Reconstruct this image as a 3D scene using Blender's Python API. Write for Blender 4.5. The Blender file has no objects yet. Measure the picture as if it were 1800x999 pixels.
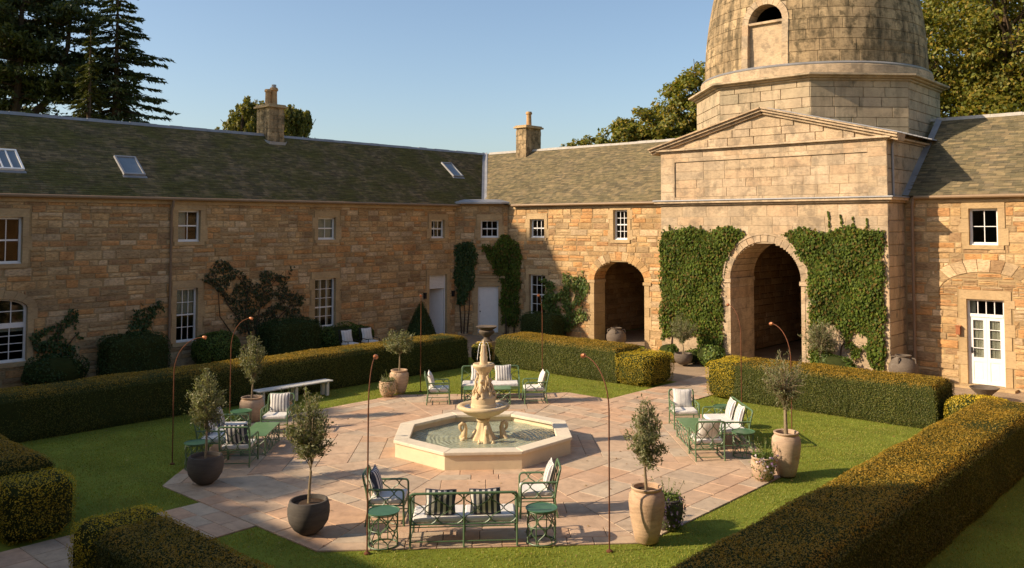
import bpy, bmesh, math, random
import numpy as np
from mathutils import Vector, Matrix

# ------------------------------------------------------------ camera, sky, sun, exposure
SC = bpy.context.scene
COL = SC.collection
cam_d = bpy.data.cameras.new('camera'); cam = bpy.data.objects.new('camera', cam_d); COL.objects.link(cam)
cam.location = (14.1, -14.1, 5.0)
cam.rotation_euler = (math.radians(92.608), 0, math.radians(40.993))
cam_d.sensor_width = 36; cam_d.lens = 1526.7/1800*36
cam_d.shift_x = (900-958.1)/1800; cam_d.shift_y = -(499.5-326.2)/1800
cam_d.clip_end = 3000; cam_d.clip_start = .1
SC.camera = cam
SUN_AZ, SUN_EL = math.radians(54), math.radians(28.5)      # direction the light travels towards, height of the sun
world = bpy.data.worlds.new('World'); SC.world = world; world.use_nodes = True
wn = world.node_tree
sky = wn.nodes.new('ShaderNodeTexSky'); sky.sky_type = 'NISHITA'; sky.sun_disc = False
sky.sun_elevation = SUN_EL; sky.sun_rotation = math.radians(216); sky.dust_density = 1.5; sky.ozone_density = 1.5; sky.air_density = 1.0
bg = wn.nodes['Background']; bg.inputs['Strength'].default_value = .122
wn.links.new(sky.outputs[0], bg.inputs['Color'])
sun_d = bpy.data.lights.new('sun', 'SUN'); sun = bpy.data.objects.new('sun', sun_d); COL.objects.link(sun)
sun_d.energy = 5.0; sun_d.angle = math.radians(.53); sun_d.color = (1, .80, .585)
sun.rotation_euler = Vector((math.cos(SUN_AZ)*math.cos(SUN_EL), math.sin(SUN_AZ)*math.cos(SUN_EL), -math.sin(SUN_EL))).to_track_quat('-Z', 'Y').to_euler()
sun.location = (-30, -40, 40)
SC.view_settings.view_transform = 'Standard'; SC.view_settings.look = 'None'
SC.view_settings.exposure = 0.5; SC.view_settings.gamma = 1.0; SC.view_settings.use_curve_mapping = False
SC.cycles.max_bounces = 6; SC.cycles.diffuse_bounces = 3; SC.cycles.transparent_max_bounces = 12
SC.cycles.use_denoising = True

rng = random.Random(7)
NR = np.random.RandomState(11)
PI = math.pi

# ------------------------------------------------------------ mesh helpers
def fast_mesh(name, V, F):
    """V (n,3), F (m,k) index array of equal-size faces"""
    me = bpy.data.meshes.new(name)
    V = np.asarray(V, np.float32); F = np.asarray(F, np.int32); m, k = F.shape
    me.vertices.add(len(V)); me.vertices.foreach_set('co', V.ravel())
    me.loops.add(m*k); me.loops.foreach_set('vertex_index', F.ravel())
    me.polygons.add(m); me.polygons.foreach_set('loop_start', np.arange(0, m*k, k, dtype=np.int32))
    me.update(calc_edges=True)
    return me

def link(name, me, mt=None, parent=None, kind=None):
    o = bpy.data.objects.new(name, me)
    if mt is not None and me is not None and not me.materials: me.materials.append(mt)
    COL.objects.link(o)
    if parent is not None: o.parent = parent
    if kind: o['kind'] = kind
    return o

def tag(o, label, cat, group=None):
    o['label'] = label; o['category'] = cat
    if group: o['group'] = group
    return o

def thing(name, label, cat, loc=(0, 0, 0), rz=0, group=None):
    o = bpy.data.objects.new(name, None); COL.objects.link(o)
    o.location = loc; o.rotation_euler = (0, 0, rz); o.empty_display_size = .2
    return tag(o, label, cat, group)

def copy_tree(o, parent=None):
    c = o.copy(); COL.objects.link(c); c.parent = parent
    for ch in o.children: copy_tree(ch, c)
    return c

class MB:
    def __init__(s): s.V = []; s.F = []
    def add(s, V, F):
        n = len(s.V); s.V += [tuple(v) for v in V]; s.F += [tuple(i+n for i in f) for f in F]; return s
    def box(s, x0, x1, y0, y1, z0, z1):
        return s.add([(x0,y0,z0),(x1,y0,z0),(x1,y1,z0),(x0,y1,z0),(x0,y0,z1),(x1,y0,z1),(x1,y1,z1),(x0,y1,z1)],
                     [(3,2,1,0),(4,5,6,7),(0,1,5,4),(1,2,6,5),(2,3,7,6),(3,0,4,7)])
    def tube(s, pts, r, n=6, cap=True):
        P = [Vector(p) for p in pts]; R = r if isinstance(r, (list, tuple)) else [r]*len(P)
        V = []; F = []; up = None
        for i, p in enumerate(P):
            d = (P[min(i+1, len(P)-1)] - P[max(i-1, 0)])
            d = d.normalized() if d.length > 1e-9 else Vector((0, 0, 1))
            if up is None: up = Vector((0, 0, 1)) if abs(d.z) < .9 else Vector((1, 0, 0))
            a = d.cross(up)
            a = a.normalized() if a.length > 1e-6 else d.orthogonal().normalized()
            b = a.cross(d).normalized(); up = b
            for k in range(n):
                t = 2*PI*k/n; V.append(p + (a*math.cos(t) + b*math.sin(t))*R[i])
        for i in range(len(P)-1):
            for k in range(n): F.append((i*n+k, i*n+(k+1) % n, (i+1)*n+(k+1) % n, (i+1)*n+k))
        if cap: F.append(tuple(range(n-1, -1, -1))); F.append(tuple((len(P)-1)*n+k for k in range(n)))
        return s.add(V, F)
    def lathe(s, prof, n=24, c=(0, 0, 0), mod=None, cap=True):
        V = []; F = []
        for r, z in prof:
            for k in range(n):
                t = 2*PI*k/n; rr = r*(mod(t, z) if mod else 1)
                V.append((c[0]+rr*math.cos(t), c[1]+rr*math.sin(t), c[2]+z))
        m = len(prof)
        for i in range(m-1):
            for k in range(n): F.append((i*n+k, i*n+(k+1) % n, (i+1)*n+(k+1) % n, (i+1)*n+k))
        if cap: F.append(tuple(range(n-1, -1, -1))); F.append(tuple((m-1)*n+k for k in range(n)))
        return s.add(V, F)
    def prism(s, poly, z0, z1):
        n = len(poly); V = [(x, y, z0) for x, y in poly] + [(x, y, z1) for x, y in poly]
        F = [tuple(range(n-1, -1, -1)), tuple(range(n, 2*n))] + [(i, (i+1) % n, n+(i+1) % n, n+i) for i in range(n)]
        return s.add(V, F)
    def prism_y(s, poly, y0, y1):            # polygon in x,z extruded along y
        n = len(poly); V = [(x, y0, z) for x, z in poly] + [(x, y1, z) for x, z in poly]
        F = [tuple(range(n)), tuple(range(2*n-1, n-1, -1))] + [((i+1) % n, i, n+i, n+(i+1) % n) for i in range(n)]
        return s.add(V, F)
    def sphere(s, c, r, nu=10, nv=7, sc=(1, 1, 1)):
        V = [(c[0], c[1], c[2]-r*sc[2])]; F = []
        for j in range(1, nv):
            t = -PI/2 + PI*j/nv
            for k in range(nu):
                a = 2*PI*k/nu; V.append((c[0]+r*sc[0]*math.cos(t)*math.cos(a), c[1]+r*sc[1]*math.cos(t)*math.sin(a), c[2]+r*sc[2]*math.sin(t)))
        V.append((c[0], c[1], c[2]+r*sc[2])); L = len(V)-1
        for k in range(nu):
            F.append((0, 1+(k+1) % nu, 1+k)); F.append((L, 1+(nv-2)*nu+k, 1+(nv-2)*nu+(k+1) % nu))
            for j in range(nv-2): F.append((1+j*nu+k, 1+j*nu+(k+1) % nu, 1+(j+1)*nu+(k+1) % nu, 1+(j+1)*nu+k))
        return s.add(V, F)
    def xform(s, M):
        s.V = [tuple(M @ Vector(v)) for v in s.V]; return s
    def mesh(s, name, smooth=False, angle=40):
        me = bpy.data.meshes.new(name); me.from_pydata(s.V, [], s.F); me.update()
        if smooth:
            me.polygons.foreach_set('use_smooth', [True]*len(me.polygons))
            if angle < 179: me.set_sharp_from_angle(angle=math.radians(angle))
        return me
    def obj(s, name, mt, parent=None, smooth=False, angle=40, bev=0, kind=None):
        o = link(name, s.mesh(name, smooth, angle), mt, parent, kind)
        if bev:
            m = o.modifiers.new('soft edge', 'BEVEL'); m.width = bev; m.segments = 2; m.limit_method = 'ANGLE'
        return o

# ------------------------------------------------------------ materials
class NT:
    def __init__(s, name):
        s.m = bpy.data.materials.new(name); s.m.use_nodes = True; s.t = s.m.node_tree; s.b = s.t.nodes['Principled BSDF']; s.out = s.t.nodes['Material Output']
    def n(s, ty, **kw):
        nd = s.t.nodes.new('ShaderNode'+ty)
        for k, v in kw.items():
            if k.startswith('i_'):
                key = k[2:]; key = int(key) if key.isdigit() else key.replace('_', ' ')
                nd.inputs[key].default_value = v
            else: setattr(nd, k, v)
        return nd
    def l(s, a, b): s.t.links.new(a, b)
    def noise(s, vec, scale, detail=4, rough=.6):
        nd = s.n('TexNoise', i_Scale=scale, i_Detail=detail, i_Roughness=rough); s.l(vec, nd.inputs['Vector']); return nd.outputs['Fac']
    def pos(s, scale=None):
        g = s.n('NewGeometry').outputs['Position']
        if scale is None: return g
        mp = s.n('Mapping'); mp.inputs['Scale'].default_value = scale; s.l(g, mp.inputs['Vector']); return mp.outputs[0]
    def ramp(s, fac, stops, interp='LINEAR'):
        r = s.n('ValToRGB'); cr = r.color_ramp; cr.interpolation = interp
        while len(cr.elements) < len(stops): cr.elements.new(.5)
        for e, (p, c) in zip(cr.elements, stops): e.position = p; e.color = (*c, 1) if len(c) == 3 else c
        s.l(fac, r.inputs[0]); return r.outputs[0]
    def mix(s, fac, a, b, mode='MIX'):
        nd = s.n('Mix', data_type='RGBA', blend_type=mode)
        for v, i in ((fac, 0), (a, 6), (b, 7)):
            if hasattr(v, 'links'): s.l(v, nd.inputs[i])
            else: nd.inputs[i].default_value = (*v, 1) if isinstance(v, tuple) and len(v) == 3 else v
        return nd.outputs[2]
    def math(s, op, a, b=None, c=None):
        nd = s.n('Math', operation=op)
        for i, v in enumerate((a, b, c)):
            if v is None: continue
            if hasattr(v, 'links'): s.l(v, nd.inputs[i])
            else: nd.inputs[i].default_value = v
        return nd.outputs[0]
    def rand(s):
        o = s.n('ObjectInfo').outputs['Random']; g = s.n('NewGeometry').outputs['Random Per Island']
        return s.math('FRACT', s.math('ADD', s.math('MULTIPLY', o, 7.31), g))
    def bump(s, h, strength=.3, dist=.02):
        nd = s.n('Bump', i_Strength=strength, i_Distance=dist); s.l(h, nd.inputs['Height']); s.l(nd.outputs[0], s.b.inputs['Normal'])
    def fin(s, col=None, rough=.8, spec=.25, metal=0):
        if col is not None:
            if hasattr(col, 'links'): s.l(col, s.b.inputs['Base Color'])
            else: s.b.inputs['Base Color'].default_value = (*col, 1)
        s.b.inputs['Roughness'].default_value = rough; s.b.inputs['Specular IOR Level'].default_value = spec; s.b.inputs['Metallic'].default_value = metal
        return s.m

def even(cols): n = len(cols); return [(i/n, c) for i, c in enumerate(cols)]

def stone_mat(name, cols, vary=.35, fine=.3, bump=.35, stain=None, streak=None, grain=(5, 5, 14)):
    t = NT(name); c = t.ramp(t.rand(), even(cols), 'CONSTANT')
    p = t.pos()
    big = t.noise(p, 1.3, 3); c = t.mix(t.math('MULTIPLY', vary, 1.0), c, t.mix(1, c, t.ramp(big, [(.3, (.55, .5, .45)), (.7, (1.35, 1.3, 1.2))]), 'MULTIPLY'))
    bed = t.noise(t.pos(grain), 1.6, 5, .7)                               # sedimentary bedding
    c = t.mix(fine, c, t.mix(1, c, t.ramp(bed, [(.3, (.5, .42, .34)), (.5, (1, 1, 1)), (.72, (1.45, 1.35, 1.2))]), 'MULTIPLY'))
    if stain:
        f = t.ramp(t.noise(p, stain[1], 6, .7), [(stain[2], (0, 0, 0)), (stain[2]+.12, (1, 1, 1))]); c = t.mix(t.math('MULTIPLY', f, stain[3]), c, stain[0])
    if streak:
        f = t.ramp(t.noise(t.pos((1.6, 1.6, .22)), streak[1], 6, .65), [(streak[2], (0, 0, 0)), (streak[2]+.22, (1, 1, 1))]); c = t.mix(t.math('MULTIPLY', f, streak[3]), c, streak[0])
    t.bump(t.math('ADD', bed, t.noise(p, 30, 4, .7)), bump, .02)
    return t.fin(c, .9, .15)

M = {}
RUB = [(.50,.345,.15),(.39,.265,.115),(.53,.385,.185),(.44,.32,.155),(.50,.285,.105),(.36,.265,.13),(.57,.435,.235),(.46,.27,.11),(.52,.35,.15),(.45,.345,.185),(.52,.30,.115),(.50,.37,.18),(.34,.23,.11)]
M['rubble'] = stone_mat('golden sandstone', [(r, g*.985, b*1.12) for r, g, b in RUB], .6, .85, .6, stain=((.13,.085,.045), 2.4, .60, .6))
M['passage_shade'] = stone_mat('shade-darkened passage stone', [(.32,.225,.13),(.26,.185,.11),(.36,.26,.155),(.29,.195,.105)], .5, .5, .5)  # wall stone darkened, the passages' shade is put into the colour
M['mortar'] = stone_mat('lime mortar', [(.36,.26,.135)], .3, .3, .3)
M['dress'] = stone_mat('dressed sandstone', [(.46,.335,.185),(.48,.35,.19),(.43,.31,.165)], .4, .4, .25, stain=((.2,.14,.075), 3, .62, .4))
ASH = [(.48,.37,.245),(.44,.34,.22),(.51,.40,.27),(.48,.35,.22),(.43,.34,.23),(.49,.375,.24)]
M['ashlar'] = stone_mat('tower ashlar', ASH, .4, .5, .35, stain=((.21,.165,.11), 2.4, .51, .65), streak=((.17,.135,.09), 1.8, .51, .6))
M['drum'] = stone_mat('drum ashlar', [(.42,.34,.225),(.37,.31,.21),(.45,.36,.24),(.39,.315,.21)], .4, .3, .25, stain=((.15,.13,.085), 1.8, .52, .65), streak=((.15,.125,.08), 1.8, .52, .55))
M['dome'] = stone_mat('weathered dome stone', [(.41,.305,.175),(.36,.27,.155),(.44,.33,.19),(.33,.25,.145)], .5, .5, .4, stain=((.10,.078,.042), 3.4, .49, .8), streak=((.06,.048,.028), 2.2, .46, .88))
M['ashmortar'] = stone_mat('pale pointing', [(.44,.345,.225)], .3, .3, .2)
M['letters'] = stone_mat('worn carved letters', [(.33,.25,.155)], .3, .3, .2)
M['fountain'] = stone_mat('cream fountain stone', [(.63,.50,.31)], .25, .2, .15, stain=((.48,.29,.11), 4.0, .54, .6), grain=(6, 6, 6))
M['basin'] = stone_mat('cream basin render', [(.70,.585,.40),(.68,.57,.385)], .15, .1, .08, stain=((.5,.42,.30), 3, .62, .4), grain=(4, 4, 4))
M['coping'] = stone_mat('coping stone', [(.70,.62,.47),(.66,.59,.46),(.72,.63,.48)], .2, .2, .12, stain=((.42,.38,.31), 5, .62, .4), grain=(6, 6, 6))
PAV = [tuple(.72*v+.28*m for v, m in zip(c, (.54,.37,.235))) for c in [(.52,.36,.25),(.49,.36,.255),(.55,.40,.28),(.45,.37,.27),(.54,.37,.245),(.51,.395,.285),(.43,.36,.275),(.53,.345,.225),(.48,.41,.31),(.52,.385,.27)]]
M['paving'] = stone_mat('riven flagstone', PAV, .35, .35, .3, stain=((.25,.19,.13), 3.5, .62, .35), grain=(3, 3, 3))
M['bed'] = stone_mat('paving joint sand', [(.16,.12,.075)], .3, .2, .2)
M['terracotta'] = stone_mat('weathered terracotta', [(.50,.355,.235),(.53,.385,.26)], .5, .5, .25, stain=((.40,.22,.11), 3.5, .60, .6), grain=(3, 3, 12))
M['pot_red'] = stone_mat('chipped clay', [(.50,.37,.26)], .4, .4, .25, stain=((.38,.18,.085), 4.0, .57, .85), grain=(3, 3, 10))
M['darkpot'] = stone_mat('dark glazed clay', [(.105,.096,.086)], .4, .4, .2, stain=((.12,.115,.11), 6, .6, .4), grain=(3, 3, 16))
M['jar'] = stone_mat('grey oil jar clay', [(.14,.115,.09)], .4, .4, .25, stain=((.24,.21,.175), 5, .58, .5), grain=(3, 3, 12))
M['gravel'] = stone_mat('fine gravel', [(.36,.27,.18)], .4, .5, .4, grain=(12, 12, 12))
M['earth'] = stone_mat('garden soil', [(.075,.05,.032)], .4, .5, .5, grain=(14, 14, 14))

def slate_mat(name, moss, mcol):
    t = NT(name); c = t.ramp(t.rand(), even([(.14,.114,.064),(.175,.138,.078),(.105,.088,.055),(.20,.152,.086),(.15,.122,.076),(.12,.10,.06),(.22,.168,.092)]), 'CONSTANT')
    p = t.pos(); f = t.ramp(t.noise(p, .8, 5, .7), [(.38, (0,0,0)), (.58, (1,1,1))]); c = t.mix(t.math('MULTIPLY', f, moss), c, mcol)
    f2 = t.ramp(t.noise(p, 9, 4, .7), [(.55, (0,0,0)), (.75, (1,1,1))]); c = t.mix(t.math('MULTIPLY', f2, .5), c, (.25,.20,.10))
    bd = t.noise(t.pos((.5, .5, 9)), 3.0, 3, .7); c = t.mix(.55, c, t.mix(1, c, t.ramp(bd, [(.36, (.35,.35,.35)), (.5, (1,1,1)), (.64, (1.7,1.65,1.5))]), 'MULTIPLY'))
    t.bump(t.noise(p, 25, 4), .4, .02); return t.fin(c, .85, .2)
M['slate'] = slate_mat('mossy slates', .8, (.092,.092,.024)); M['slate_dry'] = slate_mat('brown slates', .4, (.12,.105,.05))

def plain(name, col, rough=.6, spec=.4, metal=0, vary=.15, scale=6, bump=0):
    t = NT(name); p = t.pos(); f = t.noise(p, scale, 4, .65)
    c = t.mix(vary, col, t.mix(1, col, t.ramp(f, [(.3, (.45,.45,.45)), (.7, (1.5,1.5,1.5))]), 'MULTIPLY'))
    if bump: t.bump(t.noise(p, scale*6, 4), bump, .01)
    return t.fin(c, rough, spec, metal)
M['white'] = plain('white gloss paint', (.82,.80,.75), .35, .4, 0, .08)
M['lead'] = plain('lead sheet', (.30,.30,.30), .5, .4, .3, .3, 2, .2)
M['ridge'] = plain('mortar ridge', (.40,.37,.32), .8, .2, 0, .3, 4, .3)
M['gutter'] = plain('stone-coloured gutter', (.26,.17,.09), .55, .4, 0, .2)
M['pipe'] = plain('painted downpipe', (.25,.17,.105), .5, .4, 0, .2)
M['metal'] = plain('green painted metal', (.10,.17,.08), .45, .5, 0, .25, 14)
M['tabletop'] = plain('green table top', (.06,.15,.07), .35, .5, 0, .25, 10)
M['rust'] = plain('rusted steel', (.16,.062,.028), .75, .3, .3, .5, 30)
M['copper'] = plain('copper lamp head', (.45,.17,.075), .45, .5, .6, .4, 30)
M['iron'] = plain('black iron', (.02,.02,.022), .5, .4, .3)
M['bark'] = plain('olive bark', (.27,.21,.13), .9, .1, 0, .6, 18, .6)
M['darkbark'] = plain('dark bark', (.09,.062,.04), .95, .1, 0, .6, 6, .6)
M['clay'] = plain('chimney pot clay', (.45,.27,.12), .8, .2, 0, .5, 5)
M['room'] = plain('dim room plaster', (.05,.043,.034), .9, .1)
M['dark'] = plain('dark timber', (.02,.012,.009), .6, .3)
M['blind'] = plain('linen blind', (.62,.56,.44), .9, .1, 0, .2)
M['greywood'] = plain('silvered bench paint', (.60,.58,.52), .6, .3, 0, .3, 9)
M['dome_dark'] = plain('shadowed chamber', (.05,.045,.035), .95, .05)

def fabric(name, stripes=None, base=(.72,.69,.63)):
    t = NT(name); c = base
    if stripes:
        per, col, duty = stripes
        tc = t.n('TexCoord').outputs['Object']; sx = t.n('SeparateXYZ'); t.l(tc, sx.inputs[0])
        f = t.math('FRACT', t.math('ADD', t.math('MULTIPLY', sx.outputs[0], 1/per), .5)); f = t.math('LESS_THAN', f, duty); c = t.mix(f, base, col)
    p = t.pos(); t.bump(t.noise(p, 9, 3), .35, .03)
    c2 = t.mix(.25, c, t.mix(1, c, t.ramp(t.noise(p, 40, 3), [(.3,(.7,.7,.7)),(.7,(1.2,1.2,1.2))]), 'MULTIPLY')); return t.fin(c2, .9, .1)
M['cush'] = fabric('cream canvas')
M['pillow_dark'] = fabric('navy striped canvas', (.09, (.065,.075,.10), .52))
M['pillow_grey'] = fabric('grey striped canvas', (.075, (.22,.21,.22), .42))
M['pillow_fine'] = fabric('cream canvas with thin stripes', (.12, (.50,.48,.46), .12))
M['piping'] = fabric('navy fringe', None, (.08,.09,.13))

def leaf_mat(name, cols, trans=.3, rough=.55, top=None, spec=.3, patch=None):
    t = NT(name); c = t.ramp(t.rand(), even(cols), 'CONSTANT'); p = t.pos()
    c = t.mix(.5, c, t.mix(1, c, t.ramp(t.noise(p, 1.1, 3), [(.3,(.55,.55,.55)),(.7,(1.45,1.4,1.3))]), 'MULTIPLY'))
    if top:                                                                # young bronze tips on the clipped top; yew's orange also carries painted sunlight
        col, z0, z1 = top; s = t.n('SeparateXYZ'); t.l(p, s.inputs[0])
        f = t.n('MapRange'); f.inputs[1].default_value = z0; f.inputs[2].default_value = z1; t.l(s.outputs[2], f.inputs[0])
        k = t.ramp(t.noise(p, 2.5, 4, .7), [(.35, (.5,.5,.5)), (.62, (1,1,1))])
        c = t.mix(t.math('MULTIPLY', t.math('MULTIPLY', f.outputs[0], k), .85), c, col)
    if patch:
        f = t.ramp(t.noise(t.pos((1, 1, 0)), .9, 6, .65), [(.46, (0,0,0)), (.68, (1,1,1))]); c = t.mix(t.math('MULTIPLY', f, .6), c, patch)
    t.fin(c, rough, spec)
    if trans:
        tr = t.n('BsdfTranslucent'); t.l(t.mix(1, c, (1.5,1.5,.8), 'MULTIPLY'), tr.inputs[0]); mx = t.n('MixShader'); mx.inputs[0].default_value = trans
        t.l(t.b.outputs[0], mx.inputs[1]); t.l(tr.outputs[0], mx.inputs[2]); t.l(mx.outputs[0], t.out.inputs[0])
    return t.m
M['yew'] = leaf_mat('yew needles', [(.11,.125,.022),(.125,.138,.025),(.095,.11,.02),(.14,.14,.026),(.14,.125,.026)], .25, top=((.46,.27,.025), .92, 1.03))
M['hedgecore'] = plain('hedge inner twigs', (.034,.042,.012), .95, .05, 0, .4, 10)
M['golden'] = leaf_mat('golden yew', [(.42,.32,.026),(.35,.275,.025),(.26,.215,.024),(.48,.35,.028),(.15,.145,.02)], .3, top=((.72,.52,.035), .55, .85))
M['box'] = leaf_mat('dark box leaves', [(.035,.065,.015),(.045,.08,.018),(.055,.09,.02)], .15)
M['laurel'] = leaf_mat('bright shrub leaves', [(.085,.14,.022),(.11,.165,.026),(.065,.11,.018),(.14,.175,.028)], .2)
M['ivy'] = leaf_mat('creeper leaves', [(.085,.13,.016),(.11,.155,.02),(.065,.105,.015),(.145,.175,.025),(.055,.085,.015),(.155,.11,.024),(.095,.14,.018)], .3, .6, None, .15)
M['olive'] = leaf_mat('olive leaves', [(.19,.20,.095),(.22,.225,.11),(.15,.17,.075),(.27,.265,.15),(.13,.155,.06)], .3, .5)
M['rose'] = leaf_mat('dusky rose leaves', [(.045,.065,.02),(.06,.06,.022),(.055,.075,.022),(.08,.065,.028)], .2)
M['conifer'] = leaf_mat('dark spruce needles', [(.06,.08,.03),(.075,.095,.034),(.05,.068,.026),(.10,.108,.036)], .25)
M['goldconifer'] = leaf_mat('yellow-green cypress', [(.075,.085,.018),(.095,.10,.02),(.055,.065,.016)], .2)
M['birch'] = leaf_mat('birch leaves', [(.12,.125,.02),(.16,.15,.022),(.085,.095,.018),(.19,.16,.025)], .35)
M['broadleaf'] = leaf_mat('autumn-tinged leaves', [(.14,.155,.022),(.19,.185,.026),(.10,.12,.02),(.25,.21,.028),(.28,.20,.028),(.16,.17,.022)], .4)
M['grass'] = leaf_mat('lawn grass', [(.25,.275,.036),(.28,.30,.042),(.22,.245,.032),(.30,.305,.052),(.33,.30,.065)], .3, patch=(.33,.28,.07))
M['lawn'] = plain('mown turf', (.165,.20,.026), .95, .1, 0, .5, 1.2, .4)
M['flower'] = leaf_mat('lilac petals', [(.35,.22,.48),(.55,.42,.62),(.62,.55,.62)], .3)

def glass_mat():
    t = NT('window glass'); tr = t.n('BsdfTransparent'); tr.inputs[0].default_value = (.80,.83,.82,1)
    gl = t.n('BsdfGlossy'); gl.inputs['Roughness'].default_value = .03; fr = t.n('Fresnel', i_IOR=1.36)
    bp = t.n('Bump', i_Strength=.05, i_Distance=.01); t.l(t.noise(t.pos(), 2.5, 2), bp.inputs['Height']); t.l(bp.outputs[0], gl.inputs['Normal'])
    mx = t.n('MixShader'); t.l(fr.outputs[0], mx.inputs[0]); t.l(tr.outputs[0], mx.inputs[1]); t.l(gl.outputs[0], mx.inputs[2]); t.l(mx.outputs[0], t.out.inputs[0])
    return t.m
M['glass'] = glass_mat()
def water_mat():
    t = NT('fountain water'); tr = t.n('BsdfTransparent'); tr.inputs[0].default_value = (.80,.88,.74,1)
    gl = t.n('BsdfGlossy'); gl.inputs['Roughness'].default_value = .02; fr = t.n('Fresnel', i_IOR=1.33)
    di = t.n('BsdfDiffuse'); di.inputs[0].default_value = (.56,.60,.42,1); m0 = t.n('MixShader'); m0.inputs[0].default_value = .6; t.l(tr.outputs[0], m0.inputs[1]); t.l(di.outputs[0], m0.inputs[2])
    wv = t.n('TexWave', wave_type='RINGS', rings_direction='SPHERICAL'); wv.inputs['Scale'].default_value = 3.2; wv.inputs['Distortion'].default_value = 6; wv.inputs['Detail'].default_value = 3; t.l(t.pos(), wv.inputs['Vector'])
    bp = t.n('Bump', i_Strength=.6, i_Distance=.02); t.l(t.math('ADD', t.math('MULTIPLY', wv.outputs['Fac'], .6), t.noise(t.pos(), 9, 3)), bp.inputs['Height'])
    t.l(bp.outputs[0], gl.inputs['Normal']); t.l(bp.outputs[0], di.inputs['Normal']); t.l(bp.outputs[0], fr.inputs['Normal'])
    mx = t.n('MixShader'); t.l(fr.outputs[0], mx.inputs[0]); t.l(m0.outputs[0], mx.inputs[1]); t.l(gl.outputs[0], mx.inputs[2]); t.l(mx.outputs[0], t.out.inputs[0]); return t.m
M['water'] = water_mat()

# ------------------------------------------------------------ masonry helpers
CM = Matrix.Translation(cam.location) @ cam.rotation_euler.to_matrix().to_4x4()
CMI = CM.inverted()
def shows(p):                          # (in view, distance): used only to choose which pieces show largest
    v = CMI @ Vector(p)
    if v.z > -.5: return False, 1e3
    x = 958.1 + 1526.7*v.x/-v.z; y = 326.2 - 1526.7*v.y/-v.z
    return (-40 < x < 1840 and -40 < y < 1040), -v.z

def unit_stone(r, rough):
    """front at y=0, back at y=1, x and z in -.5...5"""
    j = lambda a: r.uniform(-a, a)
    V = [(sx*.5, 1, sz*.5) for sx, sz in ((-1,-1),(1,-1),(1,1),(-1,1))]
    V += [(sx*(.5-abs(j(.018*rough))), .45, sz*(.5-abs(j(.03*rough)))) for sx, sz in ((-1,-1),(1,-1),(1,1),(-1,1))]
    i = .006+.034*rough; k = .008+.065*rough
    V += [(sx*(.5-i-abs(j(.022*rough))), j(.18*rough), sz*(.5-k-abs(j(.035*rough)))) for sx, sz in ((-1,-1),(1,-1),(1,1),(-1,1))]
    V += [(j(.15*rough), -.22*rough+j(.2*rough), j(.15*rough))]
    F = []
    for a in range(4):
        b = (a+1) % 4; F += [(a, b, 4+b, 4+a), (4+a, 4+b, 8+b, 8+a), (8+a, 8+b, 12)]
    return V, F
SR = random.Random(3)
VAR = {k: [unit_stone(SR, r) for _ in range(10)] for k, r in (('rub', .85), ('ash', .25))}
VMESH = {}
def stone_mesh(kind, i, mt):
    key = (kind, i, mt.name)
    if key not in VMESH:
        me = bpy.data.meshes.new('stone'); me.from_pydata(*[VAR[kind][i][0], [], VAR[kind][i][1]]); me.update(); me.materials.append(mt); VMESH[key] = me
    return VMESH[key]

def sub_rect(r, h):
    x0, x1, z0, z1 = r; a0, a1, b0, b1 = h
    if a0 >= x1 or a1 <= x0 or b0 >= z1 or b1 <= z0: return [r]
    out = []
    if a0 > x0: out.append((x0, a0, z0, z1))
    if a1 < x1: out.append((a1, x1, z0, z1))
    m0, m1 = max(x0, a0), min(x1, a1)
    if b0 > z0: out.append((m0, m1, z0, b0))
    if b1 < z1: out.append((m0, m1, b1, z1))
    return out

def courses(r, u0, u1, z0, z1, hr, wr, holes, gap=.012, coursed=True):
    out = []; z = z0
    while z < z1-.03:
        h = r.uniform(*hr)
        if z1-(z+h) < hr[0]*.6: h = z1-z
        u = u0 - r.uniform(0, wr[0]) if not coursed else u0
        row = []
        while u < u1-.02:
            w = r.uniform(*wr)*(1.25 if h > hr[1]*.8 else 1)
            if u1-(u+w) < wr[0]*.5: w = u1-u
            a, b = max(u, u0), min(u+w, u1)
            if hr[1] > .26 and h > .2 and r.random() < .34 and not coursed:      # two thin stones instead of one
                c = z+h*r.uniform(.4, .6); row += [(a, b, z, c), (a, b, c, z+h)]
            else: row.append((a, b, z, z+h))
            u += w
        out += row; z += h
    for hh in holes:
        nxt = []
        for s in out: nxt += sub_rect(s, hh)
        out = nxt
    g = gap/2
    return [(a+g, b-g, c+g, d-g) for a, b, c, d in out if b-a > .06 and d-c > .05]

def masonry(parent, frame, world_m, rects, mt, kind='rub', depth=.055, y=-.012, yj=.012, maxn=300, name='stone', r=None, rest='stonework'):
    r = r or random.Random(5)
    L = []
    for q in rects:
        c = world_m @ frame @ Vector(((q[0]+q[1])/2, 0, (q[2]+q[3])/2)); inn, d = shows(c)
        L.append((-(q[1]-q[0])*(q[3]-q[2])/d/d*(1 if inn else 1e-4), q))
    L.sort(key=lambda t: t[0]); b = MB()
    for i, (a, q) in enumerate(L):
        k = r.randrange(10); w, h = q[1]-q[0], q[3]-q[2]
        m = frame @ Matrix.Translation(((q[0]+q[1])/2, y+r.uniform(-yj, yj), (q[2]+q[3])/2)) @ Matrix.Diagonal((w, depth, h, 1)) @ Matrix.Rotation(0, 4, 'Y')
        if r.random() < .5: m = m @ Matrix.Rotation(PI, 4, 'Y')
        if i < maxn:
            o = link(name, stone_mesh(kind, k, mt), None, parent); o.matrix_local = m
        else: b.add([m @ Vector(v) for v in VAR[kind][k][0]], VAR[kind][k][1])
    if b.V: b.obj(rest, mt, parent, kind='stuff')

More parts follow.
